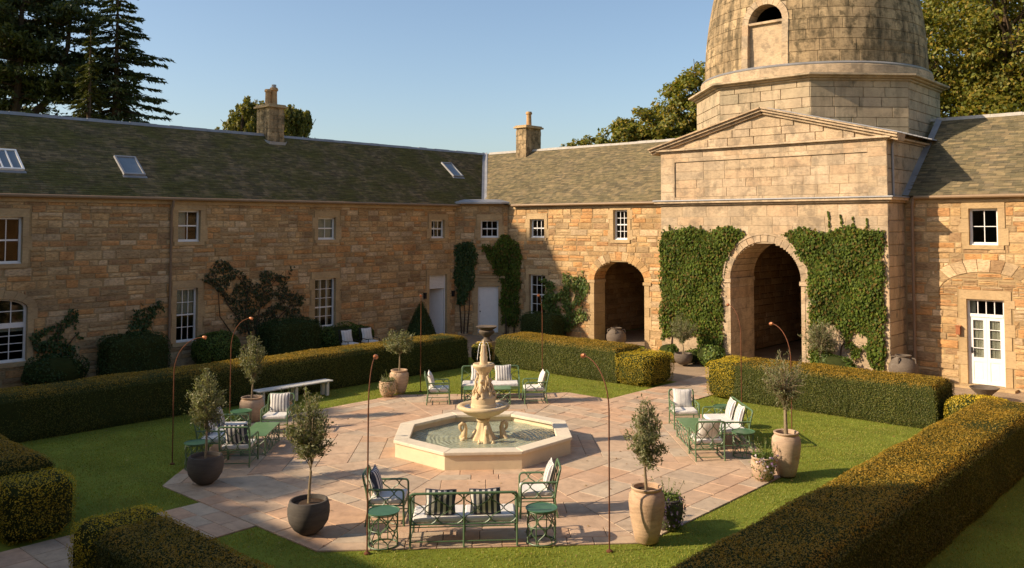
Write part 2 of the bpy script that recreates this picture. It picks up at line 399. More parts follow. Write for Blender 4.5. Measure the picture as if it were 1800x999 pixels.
def backing(parent, u0, u1, z0, z1, holes, mt, y=.001, name='wall'):
    us = sorted({u0, u1, *[min(max(h[i], u0), u1) for h in holes for i in (0, 1)]}); zs = sorted({z0, z1, *[min(max(h[i], z0), z1) for h in holes for i in (2, 3)]})
    V = []; F = []
    for a, b in zip(us, us[1:]):
        for c, d in zip(zs, zs[1:]):
            if b-a < 1e-5 or d-c < 1e-5: continue
            m, n = (a+b)/2, (c+d)/2
            if any(h[0] < m < h[1] and h[2] < n < h[3] for h in holes): continue
            k = len(V); V += [(a, y, c), (b, y, c), (b, y, d), (a, y, d)]; F.append((k, k+1, k+2, k+3))
    me = bpy.data.meshes.new(name); me.from_pydata(V, [], F); me.update(); return link(name, me, mt, parent)

def arch_rects(uc, a, spring, b, z0, n=14):
    out = [(uc-a, uc+a, z0, spring)]
    for i in range(n):
        h0, h1 = b*i/n, b*(i+1)/n; w = a*math.sqrt(max(0, 1-(h1/b)**2))
        if w > .02: out.append((uc-w, uc+w, spring+h0, spring+h1))
    return out

UC = {}
def slab(name, mt, parent, x0, x1, y0, y1, z0, z1, bev=.0):
    """box piece that shares one mesh per material"""
    key = mt.name
    if key not in UC: UC[key] = MB().box(-.5,.5,-.5,.5,-.5,.5).mesh(name); UC[key].materials.append(mt)
    o = link(name, UC[key], None, parent); o.location = ((x0+x1)/2, (y0+y1)/2, (z0+z1)/2); o.scale = (x1-x0, y1-y0, z1-z0); return o

def dressing(b, u0, u1, z0, z1, w=.17, top=.26, sill=True, dep=.24, lug=False):
    slab('lintel', M['dress'], b, u0-w, u1+w, -.028, dep, z1, z1+top)
    r = random.Random(int(u0*100)+int(z0*10))
    for s in (0, 1):
        z = z0; k = r.randrange(2)
        while z < z1-.01:
            h = min(r.uniform(.38, .6), z1-z)
            if z1-z-h < .2: h = z1-z
            ww = w+(.10 if k % 2 else 0); k += 1
            if s == 0: slab('jamb_stone', M['dress'], b, u0-ww, u0, -.024-.003*(k % 2), dep, z+.004, z+h-.004)
            else: slab('jamb_stone', M['dress'], b, u1, u1+ww, -.024-.003*(k % 2), dep, z+.004, z+h-.004)
            z += h
    if sill: slab('sill_stone', M['dress'], b, u0-w*.8, u1+w*.8, -.05, dep, z0-.13, z0)

def mask(u0, u1, z0, z1, w=.17, top=.26, bot=.13): return (u0-w-.05, u1+w+.05, z0-bot, z1+top)

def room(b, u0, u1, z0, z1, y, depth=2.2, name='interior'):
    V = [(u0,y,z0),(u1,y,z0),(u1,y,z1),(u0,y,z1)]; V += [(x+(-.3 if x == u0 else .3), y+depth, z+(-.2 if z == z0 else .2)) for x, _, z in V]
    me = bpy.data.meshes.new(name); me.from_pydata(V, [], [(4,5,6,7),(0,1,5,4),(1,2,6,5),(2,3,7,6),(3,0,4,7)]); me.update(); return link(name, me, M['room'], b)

def window(b, u0, u1, z0, z1, cols, rows, rev=.13, sash=True, arch=0, blind=None, bar=.022, fr=.065, label=None):
    f = MB(); y0, y1 = rev, rev+.07; zt = z1
    f.box(u0, u0+fr, y0, y1, z0, zt); f.box(u1-fr, u1, y0, y1, z0, zt); f.box(u0+fr, u1-fr, y0, y1, z0, z0+fr*1.25); f.box(u0+fr, u1-fr, y0, y1, zt-fr, zt)
    f.box(u0-.0, u1+.0, y0-.06, y0-.001, z0-.0, z0+.035)                       # timber sill
    a0, a1, b0, b1 = u0+fr, u1-fr, z0+fr*1.25, zt-fr
    cw = (a1-a0)/cols; ch = (b1-b0)/rows; yb0, yb1 = y0+.015, y0+.05
    for i in range(1, cols): f.box(a0+cw*i-bar/2, a0+cw*i+bar/2, yb0, yb1, b0, b1)
    for j in range(1, rows):
        w = .05 if (sash and j == rows//2) else bar
        for i in range(cols): f.box(a0+cw*i+bar/2, a0+cw*(i+1)-bar/2, yb0-(.012 if w > .04 else 0), yb1-.001, b0+ch*j-w/2, b0+ch*j+w/2)
    w = f.obj('window', M['white'], b)
    if label: w['label'] = label
    for i in range(cols):
        for j in range(rows): slab('pane', M['glass'], w, a0+cw*i+bar/2, a0+cw*(i+1)-bar/2, y0+.03, y0+.036, b0+ch*j+bar/2, b0+ch*(j+1)-bar/2)
    room(w, u0+.005, u1-.005, z0+.005, z1-.005, y1+.002)
    if blind:
        for nm, k0, k1, c0, c1, mt in blind: slab(nm, M[mt], w, a0+(a1-a0)*c0, a0+(a1-a0)*c1, y1+.03, y1+.045, b0+(b1-b0)*k0, b0+(b1-b0)*k1)
    return w

def roof(b, fn, ulo, uhi, ye, ze, yr, zr, r, slate_w=(.13,.25), exp=(.09,.125), mt='slate'):
    """fn(yl)->(u0,u1) clip; slates are joined, the boards lie below"""
    L = math.hypot(yr-ye, zr-ze); sy, sz = (yr-ye)/L, (zr-ze)/L; ny, nz = -sz, sy
    q = [(fn(0, 0), 0), (fn(1, 0), 1)]
    (a0, b0), (a1, b1) = fn(0), fn(1)
    m = MB(); m.add([(a0, ye, ze-.03), (b0, ye, ze-.03), (b1, yr, zr-.03), (a1, yr, zr-.03)], [(0,1,2,3)])
    rf = m.obj('roof', M['dark'], b)
    V = []; F = []; s = 0
    while s < L-.02:
        e = exp[1]+(exp[0]-exp[1])*s/L; e *= r.uniform(.93, 1.07); t0 = s/L; u0, u1 = fn(min(1, (s+e/2)/L)); u = u0-r.uniform(0, .15)
        while u < u1:
            w = r.uniform(*slate_w); x0, x1 = max(u, u0), min(u+w-.004, u1)
            if x1-x0 > .03:
                k = len(V); li = .019+r.uniform(-.004, .008); d = r.uniform(-.008, .008); e2 = min(s+e*1.15, L)
                P = lambda x, ss, o: (x, ye+sy*ss+ny*o, ze+sz*ss+nz*o)
                V += [P(x0, s+d, li), P(x1, s+d, li+r.uniform(-.003, .003)), P(x1, e2, .002), P(x0, e2, .002), P(x0, s+d, -.006), P(x1, s+d, -.006)]
                F += [(k, k+1, k+2, k+3), (k+4, k+5, k+1, k)]
            u += w
        s += e
    link('slates', fast_mesh('slates', V, F), M[mt], rf, 'stuff')
    return rf

# ------------------------------------------------------------ ground
def sheet(name, poly, z, mt, kind='structure'):
    me = bpy.data.meshes.new(name); me.from_pydata([(x, y, z) for x, y in poly], [], [tuple(range(len(poly)))]); me.update()
    return link(name, me, mt, None, kind)
rect = lambda x0, x1, y0, y1: [(x0, y0), (x1, y0), (x1, y1), (x0, y1)]
sheet('ground', rect(-900, 900, -900, 900), -.09, M['lawn'])
sheet('courtyard_gravel', rect(-15.6, 15.5, -15.5, 15.5), -.05, M['gravel'])
sheet('lawn', rect(-9.9, 9.9, -9.9, 9.9), -.022, M['lawn'])
sheet('lawn', rect(9.9, 13.4, -13, 12.2), -.022, M['lawn'])
OCT = 6.15; T22 = math.tan(PI/8)

# paving: eight sectors laid parallel to the sides, mitred where they meet
pv = sheet('paving', [(OCT/math.cos(PI/8)*math.cos(PI/8+k*PI/4), OCT/math.cos(PI/8)*math.sin(PI/8+k*PI/4)) for k in range(8)], -.014, M['bed'])
pr = random.Random(21)
def paver(poly, z, parent):
    cx = sum(p[0] for p in poly)/len(poly); cy = sum(p[1] for p in poly)/len(poly); n = len(poly)
    def off(p, d):
        v = Vector((p[0]-cx, p[1]-cy)); return (p[0]-v.x/v.length*d, p[1]-v.y/v.length*d)
    A = [off(p, .007) for p in poly]; B = [off(p, .016) for p in poly]; tx, ty = pr.uniform(-.004, .004), pr.uniform(-.004, .004)
    zz = lambda p, z0: z0+tx*(p[0]-cx)+ty*(p[1]-cy)
    V = [(x-cx, y-cy, -.03) for x, y in A]+[(x-cx, y-cy, zz((x, y), z-.007)) for x, y in A]+[(x-cx, y-cy, zz((x, y), z)) for x, y in B]
    F = [(i, (i+1) % n, n+(i+1) % n, n+i) for i in range(n)]+[(n+i, n+(i+1) % n, 2*n+(i+1) % n, 2*n+i) for i in range(n)]+[tuple(range(2*n, 3*n))]
    me = bpy.data.meshes.new('flagstone'); me.from_pydata(V, [], F); me.update(); o = link('flagstone', me, M['paving'], parent); o.location = (cx, cy, 0)
for k in range(8):
    th = k*PI/4; n = Vector((math.cos(th), math.sin(th))); t = Vector((-n.y, n.x))
    deps = []; d = 1.78
    outer = [.42, .30] if k % 2 else [.46, .42]
    lim = OCT-sum(outer)
    while d < lim-.01:
        e = pr.choice((.34, .45, .62, .74))
        if lim-d-e < .3: e = lim-d
        deps.append((d, d+e)); d += e
    for e in outer: deps.append((d, d+e)); d += e
    for a, b in deps:
        s = -b*T22; first = True
        big = (b-a) > .5
        while s < b*T22-.01:
            w = pr.uniform(.55, 1.25) if big else pr.uniform(.4, .85)
            if b*T22-(s+w) < .38: w = b*T22-s
            e0, e1 = s, s+w
            lo = lambda v: max(-a*T22, min(a*T22, v))
            if first: q = [(a, -a*T22), (a, lo(e1)), (b, e1), (b, e0)]
            elif abs(e1-b*T22) < 1e-6: q = [(a, lo(e0)), (a, a*T22), (b, e1), (b, e0)]
            else: q = [(a, lo(e0)), (a, lo(e1)), (b, e1), (b, e0)]
            if e1 <= -a*T22: q = [(a, -a*T22), (b, e1), (b, e0)]
            if e0 >= a*T22: q = [(a, a*T22), (b, e1), (b, e0)]
            P = [tuple(n*u+t*v) for u, v in q]
            if sum(P[i][0]*P[(i+1) % len(P)][1]-P[(i+1) % len(P)][0]*P[i][1] for i in range(len(P))) < 0: P = P[::-1]
            paver(P, pr.uniform(.0, .006), pv); s += w; first = False
for nm, ys, x0, x1 in (('path', (6.16, 13.6), -1.08, .86), ('path', (-11.6, -6.16), -1.06, .82)):
    pt = sheet(nm, rect(x0, x1, *ys), -.016, M['bed']); y = ys[0]
    while y < ys[1]-.05:
        h = min(pr.choice((.32, .42, .5)), ys[1]-y); x = x0
        while x < x1-.02:
            w = pr.uniform(.4, .75)
            if x1-x-w < .3: w = x1-x
            paver([(x, y), (x+w, y), (x+w, y+h), (x, y+h)], pr.uniform(0, .005), pt); x += w
        y += h

# grass blades (nobody counts them)
def blades(name, n, region, keep, hgt=(.018, .034)):
    P = np.stack([NR.uniform(region[0], region[1], n), NR.uniform(region[2], region[3], n)], 1); P = P[keep(P)]
    n = len(P); a = NR.uniform(0, 2*PI, n); w = NR.uniform(.005, .009, n); h = NR.uniform(*hgt, n)*(1+.25*np.sin(P[:, 0]*2.1)*np.sin(P[:, 1]*1.7)); ln = NR.uniform(-.03, .03, (n, 2))
    V = np.zeros((n, 3, 3)); dx, dy = np.cos(a)*w, np.sin(a)*w
    V[:, 0] = np.stack([P[:, 0]-dx, P[:, 1]-dy, np.full(n, -.024)], 1); V[:, 1] = np.stack([P[:, 0]+dx, P[:, 1]+dy, np.full(n, -.024)], 1)
    V[:, 2] = np.stack([P[:, 0]+ln[:, 0], P[:, 1]+ln[:, 1], h-.024], 1)
    o = link(name, fast_mesh(name, V.reshape(-1, 3), np.arange(n*3).reshape(-1, 3)), M['grass'], None, 'stuff'); return o
def keep_in(P):
    x, y = np.abs(P[:, 0]), np.abs(P[:, 1]); o = np.maximum(np.maximum(x, y), (x+y)/math.sqrt(2)) > OCT+.01+NR.uniform(-.03, .03, len(P))
    return o & ~((P[:, 0] > -1.1) & (P[:, 0] < .88) & (np.abs(P[:, 1]) > 6))
g = blades('grass', 330000, (-8.6, 8.6, -8.6, 8.6), keep_in); g['label'] = 'short mown grass round the paved octagon inside the hedges'; g['category'] = 'grass'
g = blades('grass', 60000, (9.6, 13.3, -8, 12), lambda P: P[:, 0] > 0); g['label'] = 'strip of grass outside the long hedge'; g['category'] = 'grass'

# ------------------------------------------------------------ west wing
MW = Matrix.Translation((-15.5, 0, 0)) @ Matrix.Rotation(PI/2, 4, 'Z')
ww = thing('stone_wing', 'long shaded golden stone wing with mossy slate roof and three skylights', 'building', (-15.5, 0, 0), PI/2)
ZE, ZR = 5.95, 8.80
Wwin = [(-5.30,-4.47,3.82,5.24),(.41,1.23,4.41,5.52),(.41,1.18,.90,2.78),(6.14,6.99,4.41,5.30),(6.03,7.02,.90,2.86),(12.13,12.94,4.40,5.23)]
aw = (-5.95, -4.27, .83, 2.45)                               # big arched window
wdoor = (12.03, 13.09, 0, 2.74)
opens = Wwin + [wdoor] + arch_rects((aw[0]+aw[1])/2, (aw[1]-aw[0])/2, aw[3], .32, aw[2])
holes = [mask(*w) for w in Wwin] + [mask(*wdoor, .17, .26, 0)] + arch_rects((aw[0]+aw[1])/2, (aw[1]-aw[0])/2+.18, aw[3], .32+.28, aw[2]-.12)
wl = backing(ww, -15.4, 13.6, -.1, 5.98, opens, M['mortar'])
r_ = random.Random(31)
masonry(wl, Matrix(), MW, courses(r_, -9, 13.6, -.08, 5.72, (.13,.31), (.26,.72), holes, coursed=False), M['rubble'], r=r_)
slab('eaves_course', M['dress'], ww, -15.4, 13.6, -.06, .3, 5.72, 5.93)
for w, c, rw, bl in zip(Wwin, (2,2,3,2,3,3), (2,2,4,2,5,2), (None, [('blind',.0,1,0,.45,'blind')], [('blind',.52,1,0,1,'blind')], [('blind',0,1,0,1,'blind')], [('curtain',0,1,.28,.45,'blind'),('curtain',0,1,.72,.85,'blind')], None)):
    dressing(ww, *w); window(ww, *w, c, rw, blind=bl)
# arched window: lower sash, fanlight with glazing bars
uc = (aw[0]+aw[1])/2
for s in (0, 1):
    z = aw[2]; k = 0
    while z < aw[3]-.01:
        h = min(.42, aw[3]-z); e = .17+(.1 if k % 2 else 0); k += 1
        slab('jamb_stone', M['dress'], ww, *((aw[0]-e, aw[0]) if s == 0 else (aw[1], aw[1]+e)), -.024, .24, z+.003, z+h-.003); z += h
def voussoirs(b, uc, a, spring, bb, t, n, mt, y0=-.02, y1=.3, name='voussoir', r=random.Random(2)):
    for i in range(n):
        t0, t1 = PI*i/n+.006, PI*(i+1)/n-.006; m = MB(); o = r.uniform(-.006, .006)
        P = lambda tt, k: (uc-(a+k)*math.cos(tt), spring+(bb+k)*math.sin(tt))
        tm = (t0+t1)/2
        poly = [P(t0, 0), P(tm, 0), P(t1, 0), P(t1, t), P(tm, t), P(t0, t)]
        m.prism_y(poly[::-1], y0+o, y1); m.obj(name, mt, b)
voussoirs(ww, uc, (aw[1]-aw[0])/2, aw[3], .32, .26, 9, M['dress'])
slab('sill_stone', M['dress'], ww, aw[0]-.15, aw[1]+.15, -.06, .24, aw[2]-.13, aw[2])
window(ww, aw[0], aw[1], aw[2], 1.93, 4, 4, sash=False, blind=[('blind',.88,1,0,1,'blind')])
fl = MB(); a_, s_ = (aw[1]-aw[0])/2, aw[3]
for i in range(16):
    t0, t1 = PI*i/16, PI*(i+1)/16; P = lambda tt, k: (uc-(a_-k)*math.cos(tt), s_+(.32-k*.8)*math.sin(tt)); fl.prism_y([P(t1, 0), P(t0, 0), P(t0, .07), P(t1, .07)][::-1], .13, .2)
fl.box(aw[0], aw[0]+.07, .13, .2, 1.93, s_); fl.box(aw[1]-.07, aw[1], .13, .2, 1.93, s_); fl.box(aw[0]+.07, aw[1]-.07, .131, .199, 1.93, 2.02)
for i in (1, 2, 3): fl.box(aw[0]+(aw[1]-aw[0])*i/4-.012, aw[0]+(aw[1]-aw[0])*i/4+.012, .145, .18, 2.02, 2.70)
fl.box(aw[0]+.07, aw[1]-.07, .146, .181, 2.36, 2.385)
fw = fl.obj('fanlight', M['white'], ww)
for i in range(4):
    for j, (c, d) in enumerate(((2.02, 2.36), (2.385, 2.66))): slab('pane', M['glass'], fw, aw[0]+.07+.385*i, aw[0]+.07+.385*i+.37, .16, .166, c, d-(.1 if j and i in (0, 3) else 0))
room(fw, aw[0]+.02, aw[1]-.02, 1.95, 2.6, .205)
# back doorway: white louvred transom and half-open leaf
dressing(ww, *wdoor, .17, .26, False)
d = MB(); d.box(12.03, 12.09, .1, .2, 0, 2.74); d.box(13.03, 13.09, .1, .2, 0, 2.74); d.box(12.09, 13.03, .1, .2, 2.68, 2.74); d.box(12.09, 13.03, .1, .2, 2.12, 2.19)
df = d.obj('door_frame', M['white'], ww)
for i in range(7): slab('louvre', M['white'], df, 12.09, 13.03, .115+.004*(i % 2), .16, 2.2+i*.068, 2.2+i*.068+.06)
lf = MB().box(0, .92, 0, .045, .02, 2.12).obj('door', M['white'], ww, bev=.008); lf.location = (13.02, .16, 0); lf.rotation_euler = (0, 0, PI-1.02)
room(df, 12.1, 13.02, .0, 2.12, .21, 1.6)
for u in (11.72, 13.42):
    wl_ = MB().box(u-.05, u+.05, -.14, -.03, 1.72, 1.95).box(u-.07, u+.07, -.16, -.03, 1.95, 1.98).obj('wall_lamp', M['iron'], ww)
# roof
r_ = random.Random(32)
wfn = lambda t, _=0: (-15.4-.15+ -3.4*t, 15.3+t*3.55)
rw = roof(ww, wfn, 0, 0, -.2, ZE, 3.4, ZR, r_)
bk = MB(); bk.add([(-19, 3.42, ZR-.02), (19, 3.42, ZR-.02), (19, 7.0, ZE), (-19, 7.0, ZE)], [(0,1,2,3)]); bk.obj('back_slope', M['slate'], ww)
MB().box(-15.4, 19, 6.6, 6.9, -.1, ZE).obj('back_wall', M['mortar'], ww)
def ridge(b, u0, u1, y, z):
    m = MB(); n = int((u1-u0)/.5); q = random.Random(5)
    for i in range(n):
        a = u0+(u1-u0)*i/n; e = u0+(u1-u0)*(i+1)/n; h = q.uniform(-.008, .012)
        m.prism_y([(-.14, z-.06), (.14, z-.06), (.09, z+.05+h), (-.09, z+.05+h)], a, e-.006)
    m.V = [(v[1], y+v[0], v[2]) for v in m.V]; return m.obj('ridge', M['ridge' if b is not ww else 'lead'], b, kind='stuff')
ridge(ww, -15, 18.8, 3.42, ZR)
def gutter(b, u0, u1, z=5.9, y=-.2):
    MB().tube([(u0, y-.03, z), (u1, y-.03, z)], .055, 8).obj('gutter', M['gutter'], b, True)
gutter(ww, -15, 13.7)
MB().tube([(.14, -.22, 5.86), (.14, -.2, 5.7), (.14, -.09, 5.5), (.14, -.09, .02)], .045, 8).obj('downpipe', M['pipe'], ww, True)
def skylight(b, u0, u1, t0, t1, cols=1):
    L = math.hypot(3.6, ZR-ZE); sy, sz = 3.6/L, (ZR-ZE)/L; fr = Matrix.Translation((0, -.2, ZE)) @ Matrix.Rotation(math.atan2(sz, sy), 4, 'X')
    s0, s1 = t0*L, t1*L; m = MB()
    m.box(u0-.06, u0, s0-.06, s1+.06, .0, .10); m.box(u1, u1+.06, s0-.06, s1+.06, 0, .10); m.box(u0, u1, s0-.06, s0, 0, .099); m.box(u0, u1, s1, s1+.06, 0, .101)
    for i in range(1, cols): m.box(u0+(u1-u0)*i/cols-.02, u0+(u1-u0)*i/cols+.02, s0, s1, .0, .095)
    m.xform(fr); o = m.obj('skylight', M['lead'] if cols == 1 else M['white'], b)
    for i in range(cols):
        p = MB().box(u0+(u1-u0)*i/cols+.02*(i > 0), u0+(u1-u0)*(i+1)/cols-.02*(i < cols-1), s0, s1, .06, .068).xform(fr).obj('pane', M['skypane'], o)
    MB().box(u0-.1, u1+.1, s0-.18, s0-.065, .012, .03).xform(fr).obj('flashing', M['lead'], o)
M['skypane'] = plain('roof light glass', (.16,.19,.21), .12, .8, 0, .2, 2)
skylight(ww, -5.1, -4.3, .27, .48, 3); skylight(ww, -1.12, -.5, .27, .48); skylight(ww, 14.95, 15.5, .50, .72)

def chimney(b, u, y, z0, z1, du, dy, pots, mt='rubble'):
    c = MB().box(u-du+.02, u+du-.02, y-dy+.02, y+dy-.02, z0, z1).obj('chimney', M['mortar'], b); q = random.Random(int(u*9)); z = z0; k = 0
    while z < z1-.02:
        h = min(q.uniform(.17, .27), z1-z); f = q.uniform(.35, .65)
        xm = u-du+2*du*f; ym = y-dy+2*dy*(1-f); e = .05
        for x0, x1, y0, y1 in ((u-du, xm, y-dy, y-dy+.2), (xm, u+du, y-dy, y-dy+.2), (u-du, xm, y+dy-.2, y+dy), (xm, u+du, y+dy-.2, y+dy), (u+du-.2, u+du, y-dy+.2, ym), (u+du-.2, u+du, ym, y+dy-.2), (u-du, u-du+.2, y-dy+.2, ym), (u-du, u-du+.2, ym, y+dy-.2)):
            j = q.uniform(-.008, .008); slab('stone', M[mt], c, x0+.005+j, x1-.005+j, y0+.005+j, y1-.005+j, z+.005, z+h-.005)
        z += h; k += 1
    MB().box(u-du-.1, u+du+.1, y-dy-.1, y+dy+.1, z1, z1+.09).box(u-du-.04, u+du+.04, y-dy-.04, y+dy+.04, z1+.09, z1+.15).obj('chimney_cap', M['dress'], c, bev=.02)
    for pu, h, r0 in pots:
        MB().lathe([(r0*1.15, 0), (r0, .05), (r0*.9, h*.6), (r0*.9, h*.8), (r0*1.2, h*.84), (r0*1.2, h*.92), (r0, h), (r0*.7, h), (r0*.7, h-.2)], 14, (u+pu, y, z1+.14)).obj('chimney_pot', M['clay'], c, True)
chimney(ww, 6.05, 3.42, 8.2, 9.95, .36, .5, [(-.14, .68, .12), (.14, .78, .15)], 'dome')  # darker dome stone here puts tree shade into the chimney's colour
MB().tube([(6.19, 3.42, 10.85), (6.19, 3.42, 11.0)], .1, 10).obj('cowl', M['lead'], [o for o in ww.children if o.name.startswith('chimney')][0])
cs = MB().add([(5.5, 3.0, 8.58), (5.68, 2.86, 8.3), (6.42, 2.86, 8.3), (6.6, 3.0, 8.58), (6.42, 2.84, 8.5), (5.68, 2.84, 8.5)], [(0,1,5),(1,2,4,5),(2,3,4)]).obj('chimney_flashing', M['lead'], ww)

# ------------------------------------------------------------ north wing, west part
MN = Matrix.Translation((0, 15.4, 0))
nw = thing('stone_wing', 'sunlit stone wing with single chimney and wide carriage arch beside the domed tower', 'building', (0, 15.4, 0))
Nw = [(-12.45,-11.57,4.42,5.27),(-12.5,-11.51,.93,2.76),(-7.73,-7.0,4.38,5.63)]
AC, AA, AS, AB = -7.455, 1.295, 2.66, .86
opens = Nw + arch_rects(AC, AA, AS, AB, -.1); holes = [mask(*w) for w in Nw] + arch_rects(AC, AA+.24, AS, AB+.36, -.1)
wl = backing(nw, -14.3, -4.3, -.1, 5.98, opens, M['mortar']); r_ = random.Random(41)
masonry(wl, Matrix(), MN, courses(r_, -14.1, -4.36, -.08, 5.72, (.15,.32), (.3,.8), holes, coursed=False), M['rubble'], r=r_)
slab('eaves_course', M['dress'], nw, -13.7, -4.36, -.06, .3, 5.72, 5.93)
for w, c, rw in zip(Nw, (3,3,3), (2,4,4)): dressing(nw, *w); window(nw, *w, c, rw)
voussoirs(nw, AC, AA, AS, AB, .36, 15, M['rubble'], -.022, .75)
for s in (-1, 1):
    z = -.05; k = 0
    while z < AS-.15:
        h = min(.36+.08*(k % 3), AS-.12-z); e = .24 if k % 2 else .34; k += 1
        x0, x1 = (AC-AA-e, AC-AA) if s < 0 else (AC+AA, AC+AA+e); slab('jamb_stone', M['dress'], nw, x0, x1, -.024, .75, z+.004, z+h-.004); z += h
    x0, x1 = (AC-AA-.34, AC-AA+.05) if s < 0 else (AC+AA-.05, AC+AA+.34); slab('impost', M['dress'], nw, x0, x1, -.06, .76, AS-.12, AS)
def passage(b, x0, x1, y0, y1, h, open_x=None, mt='passage_shade', name='passage'):
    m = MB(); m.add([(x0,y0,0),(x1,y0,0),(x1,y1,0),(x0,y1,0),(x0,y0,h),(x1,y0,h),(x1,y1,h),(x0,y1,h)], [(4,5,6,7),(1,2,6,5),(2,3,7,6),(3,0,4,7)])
    p = m.obj(name, M['passage_shade'], b)
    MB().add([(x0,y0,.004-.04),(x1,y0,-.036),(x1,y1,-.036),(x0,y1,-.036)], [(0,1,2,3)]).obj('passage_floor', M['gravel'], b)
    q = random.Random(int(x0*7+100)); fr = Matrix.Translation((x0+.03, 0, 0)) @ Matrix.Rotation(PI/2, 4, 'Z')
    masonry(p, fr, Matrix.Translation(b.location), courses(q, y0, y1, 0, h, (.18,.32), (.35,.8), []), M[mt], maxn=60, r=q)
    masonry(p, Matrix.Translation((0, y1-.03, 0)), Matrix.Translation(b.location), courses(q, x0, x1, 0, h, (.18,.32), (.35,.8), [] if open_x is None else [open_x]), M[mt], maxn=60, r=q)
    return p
MB().box(AC-AA-1.6, AC-AA-.02, .62, .755, -.1, 3.6).box(AC+AA+.02, AC+AA+.8, .62, .755, -.1, 3.6).obj('pier', M['passage_shade'], nw)
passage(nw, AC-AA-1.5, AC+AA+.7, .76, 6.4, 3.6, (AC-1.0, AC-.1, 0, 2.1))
slab('inner_door', M['dark'], nw, AC-.98, AC-.12, 6.32, 6.36, 0, 2.08)
r_ = random.Random(42)
nfn = lambda t, _=0: (-15.35-t*3.55, -4.36)
rn = roof(nw, nfn, 0, 0, -.2, ZE, 3.65, ZR+.02, r_, mt='slate_dry')
MB().add([(-19, 3.67, ZR), (-4.3, 3.67, ZR), (-4.3, 7.2, ZE), (-19, 7.2, ZE)], [(0,1,2,3)]).obj('back_slope', M['slate'], nw)
MB().box(-19, -4.3, 6.7, 7, -.1, ZE).obj('back_wall', M['mortar'], nw)
ridge(nw, -18.6, -4.4, 3.67, ZR+.02); gutter(nw, -13.4, -4.5)
va = Vector((-15.25, -.15, 6.02)); vb = Vector((-18.95, 3.6, 8.87))
dv = (vb-va); sd = dv.cross(Vector((0, 0, 1))).normalized()*.13
MB().add([tuple(va-sd+Vector((0,0,.04))), tuple(va+Vector((0,0,-.01))), tuple(va+sd+Vector((0,0,.04))), tuple(vb+sd+Vector((0,0,.05))), tuple(vb), tuple(vb-sd+Vector((0,0,.05)))], [(0,1,4,5),(1,2,3,4)]).obj('valley_flashing', M['lead'], nw)
chimney(nw, -15.85, 3.67, 8.15, 9.95, .35, .58, [(.02, .75, .14)], 'dome')

# corner bay set across the angle
MC = Matrix.Translation((-14.6, 14.5, 0)) @ Matrix.Rotation(PI/4, 4, 'Z')
cb = thing('corner_bay', 'narrow stone bay across the inner corner with plain white door and lead cap', 'building', (-14.6, 14.5, 0), PI/4)
cw_, cd_ = (-.085, .735, 4.41, 5.23), (-.21, .735, 0, 2.17)
wl = backing(cb, -1.3, 1.2, -.1, 5.98, [cw_, cd_], M['mortar']); r_ = random.Random(43)
masonry(wl, Matrix(), MC, courses(r_, -1.28, 1.16, -.08, 5.9, (.16,.32), (.3,.7), [mask(*cw_), mask(*cd_, .17, .5, 0)], coursed=False), M['rubble'], r=r_)
dressing(cb, *cw_); window(cb, *cw_, 3, 2); dressing(cb, *cd_, .17, .2, False)
slab('lintel', M['dress'], cb, -.42, .95, -.03, .2, 2.38, 2.52); slab('lintel', M['dress'], cb, -.5, 1.03, -.07, .2, 2.53, 2.63)
dd = MB().box(-.21, .735, .1, .15, .02, 2.17).obj('door', M['white'], cb, bev=.006)
MB().sphere((-.1, .08, 1.0), .03).obj('door_knob', M['iron'], dd); MB().sphere((-.12, .09, 1.3), .018).obj('lock', M['iron'], dd)
slab('door_step', M['dress'], cb, -.45, .95, -.35, .1, -.05, .02)
lc = MB(); lp = [(-1.45, -.1), (-.95, -.34), (.85, -.34), (1.35, -.1), (1.2, .9), (-1.3, .9)]; lc.prism(lp, 5.98, 6.05)
n_ = len(lp); lc.add([(x, y, 6.05) for x, y in lp]+[(x*.6, .45+y*.35, 6.2) for x, y in lp], [(i, (i+1) % n_, n_+(i+1) % n_, n_+i) for i in range(n_)]+[tuple(range(n_, 2*n_))])
lc.obj('lead_cap', M['lead'], cb, True, 25)

# ------------------------------------------------------------ domed gatehouse
TX, TY = -.07, 13.9
MT_ = Matrix.Translation((TX, TY, 0))
gh = thing('domed_gatehouse', 'tall pale stone gatehouse with pediment, octagonal drum and weathered stone dome', 'tower', (TX, TY, 0))
HW = 4.28; GA, GS = 1.34, 3.08
fw = backing(gh, -HW, HW, -.1, 5.75, arch_rects(0, GA, GS, GA, -.1, 20), M['ashmortar'], .0, 'front_wall'); r_ = random.Random(51)
masonry(fw, Matrix(), MT_, courses(r_, -HW, HW, -.08, 5.72, (.28,.35), (.45,.95), arch_rects(0, GA+.1, GS, GA+.28, -.1, 16), .005), M['ashlar'], 'ash', .05, -.01, .003, 300, 'ashlar_block', r_)
voussoirs(gh, 0, GA, GS, GA, .24, 17, M['ashlar'], -.03, 1.75)
MB().lathe([(0, 0)], 3)
am = MB()
for i in range(24):
    t0, t1 = PI*i/24, PI*(i+1)/24; P = lambda tt, k: (-(GA+k)*math.cos(tt), GS+(GA+k)*math.sin(tt)); am.prism_y([P(t0, .24), P(t0, .30), P(t1, .30), P(t1, .24)], -.055, .0)
am.obj('hood_mould', M['ashlar'], gh)
for s in (-1, 1):
    z = -.05
    while z < GS-.16:
        h = min(.4, GS-.14-z)
        if GS-.14-z-h < .15: h = GS-.14-z
        slab('jamb_stone', M['ashlar'], gh, *((-GA-.14, -GA) if s < 0 else (GA, GA+.14)), -.026, 1.75, z+.003, z+h-.003); z += h
    slab('impost', M['ashlar'], gh, *((-GA-.3, -GA+.04) if s < 0 else (GA-.04, GA+.3)), -.07, 1.76, GS-.14, GS)
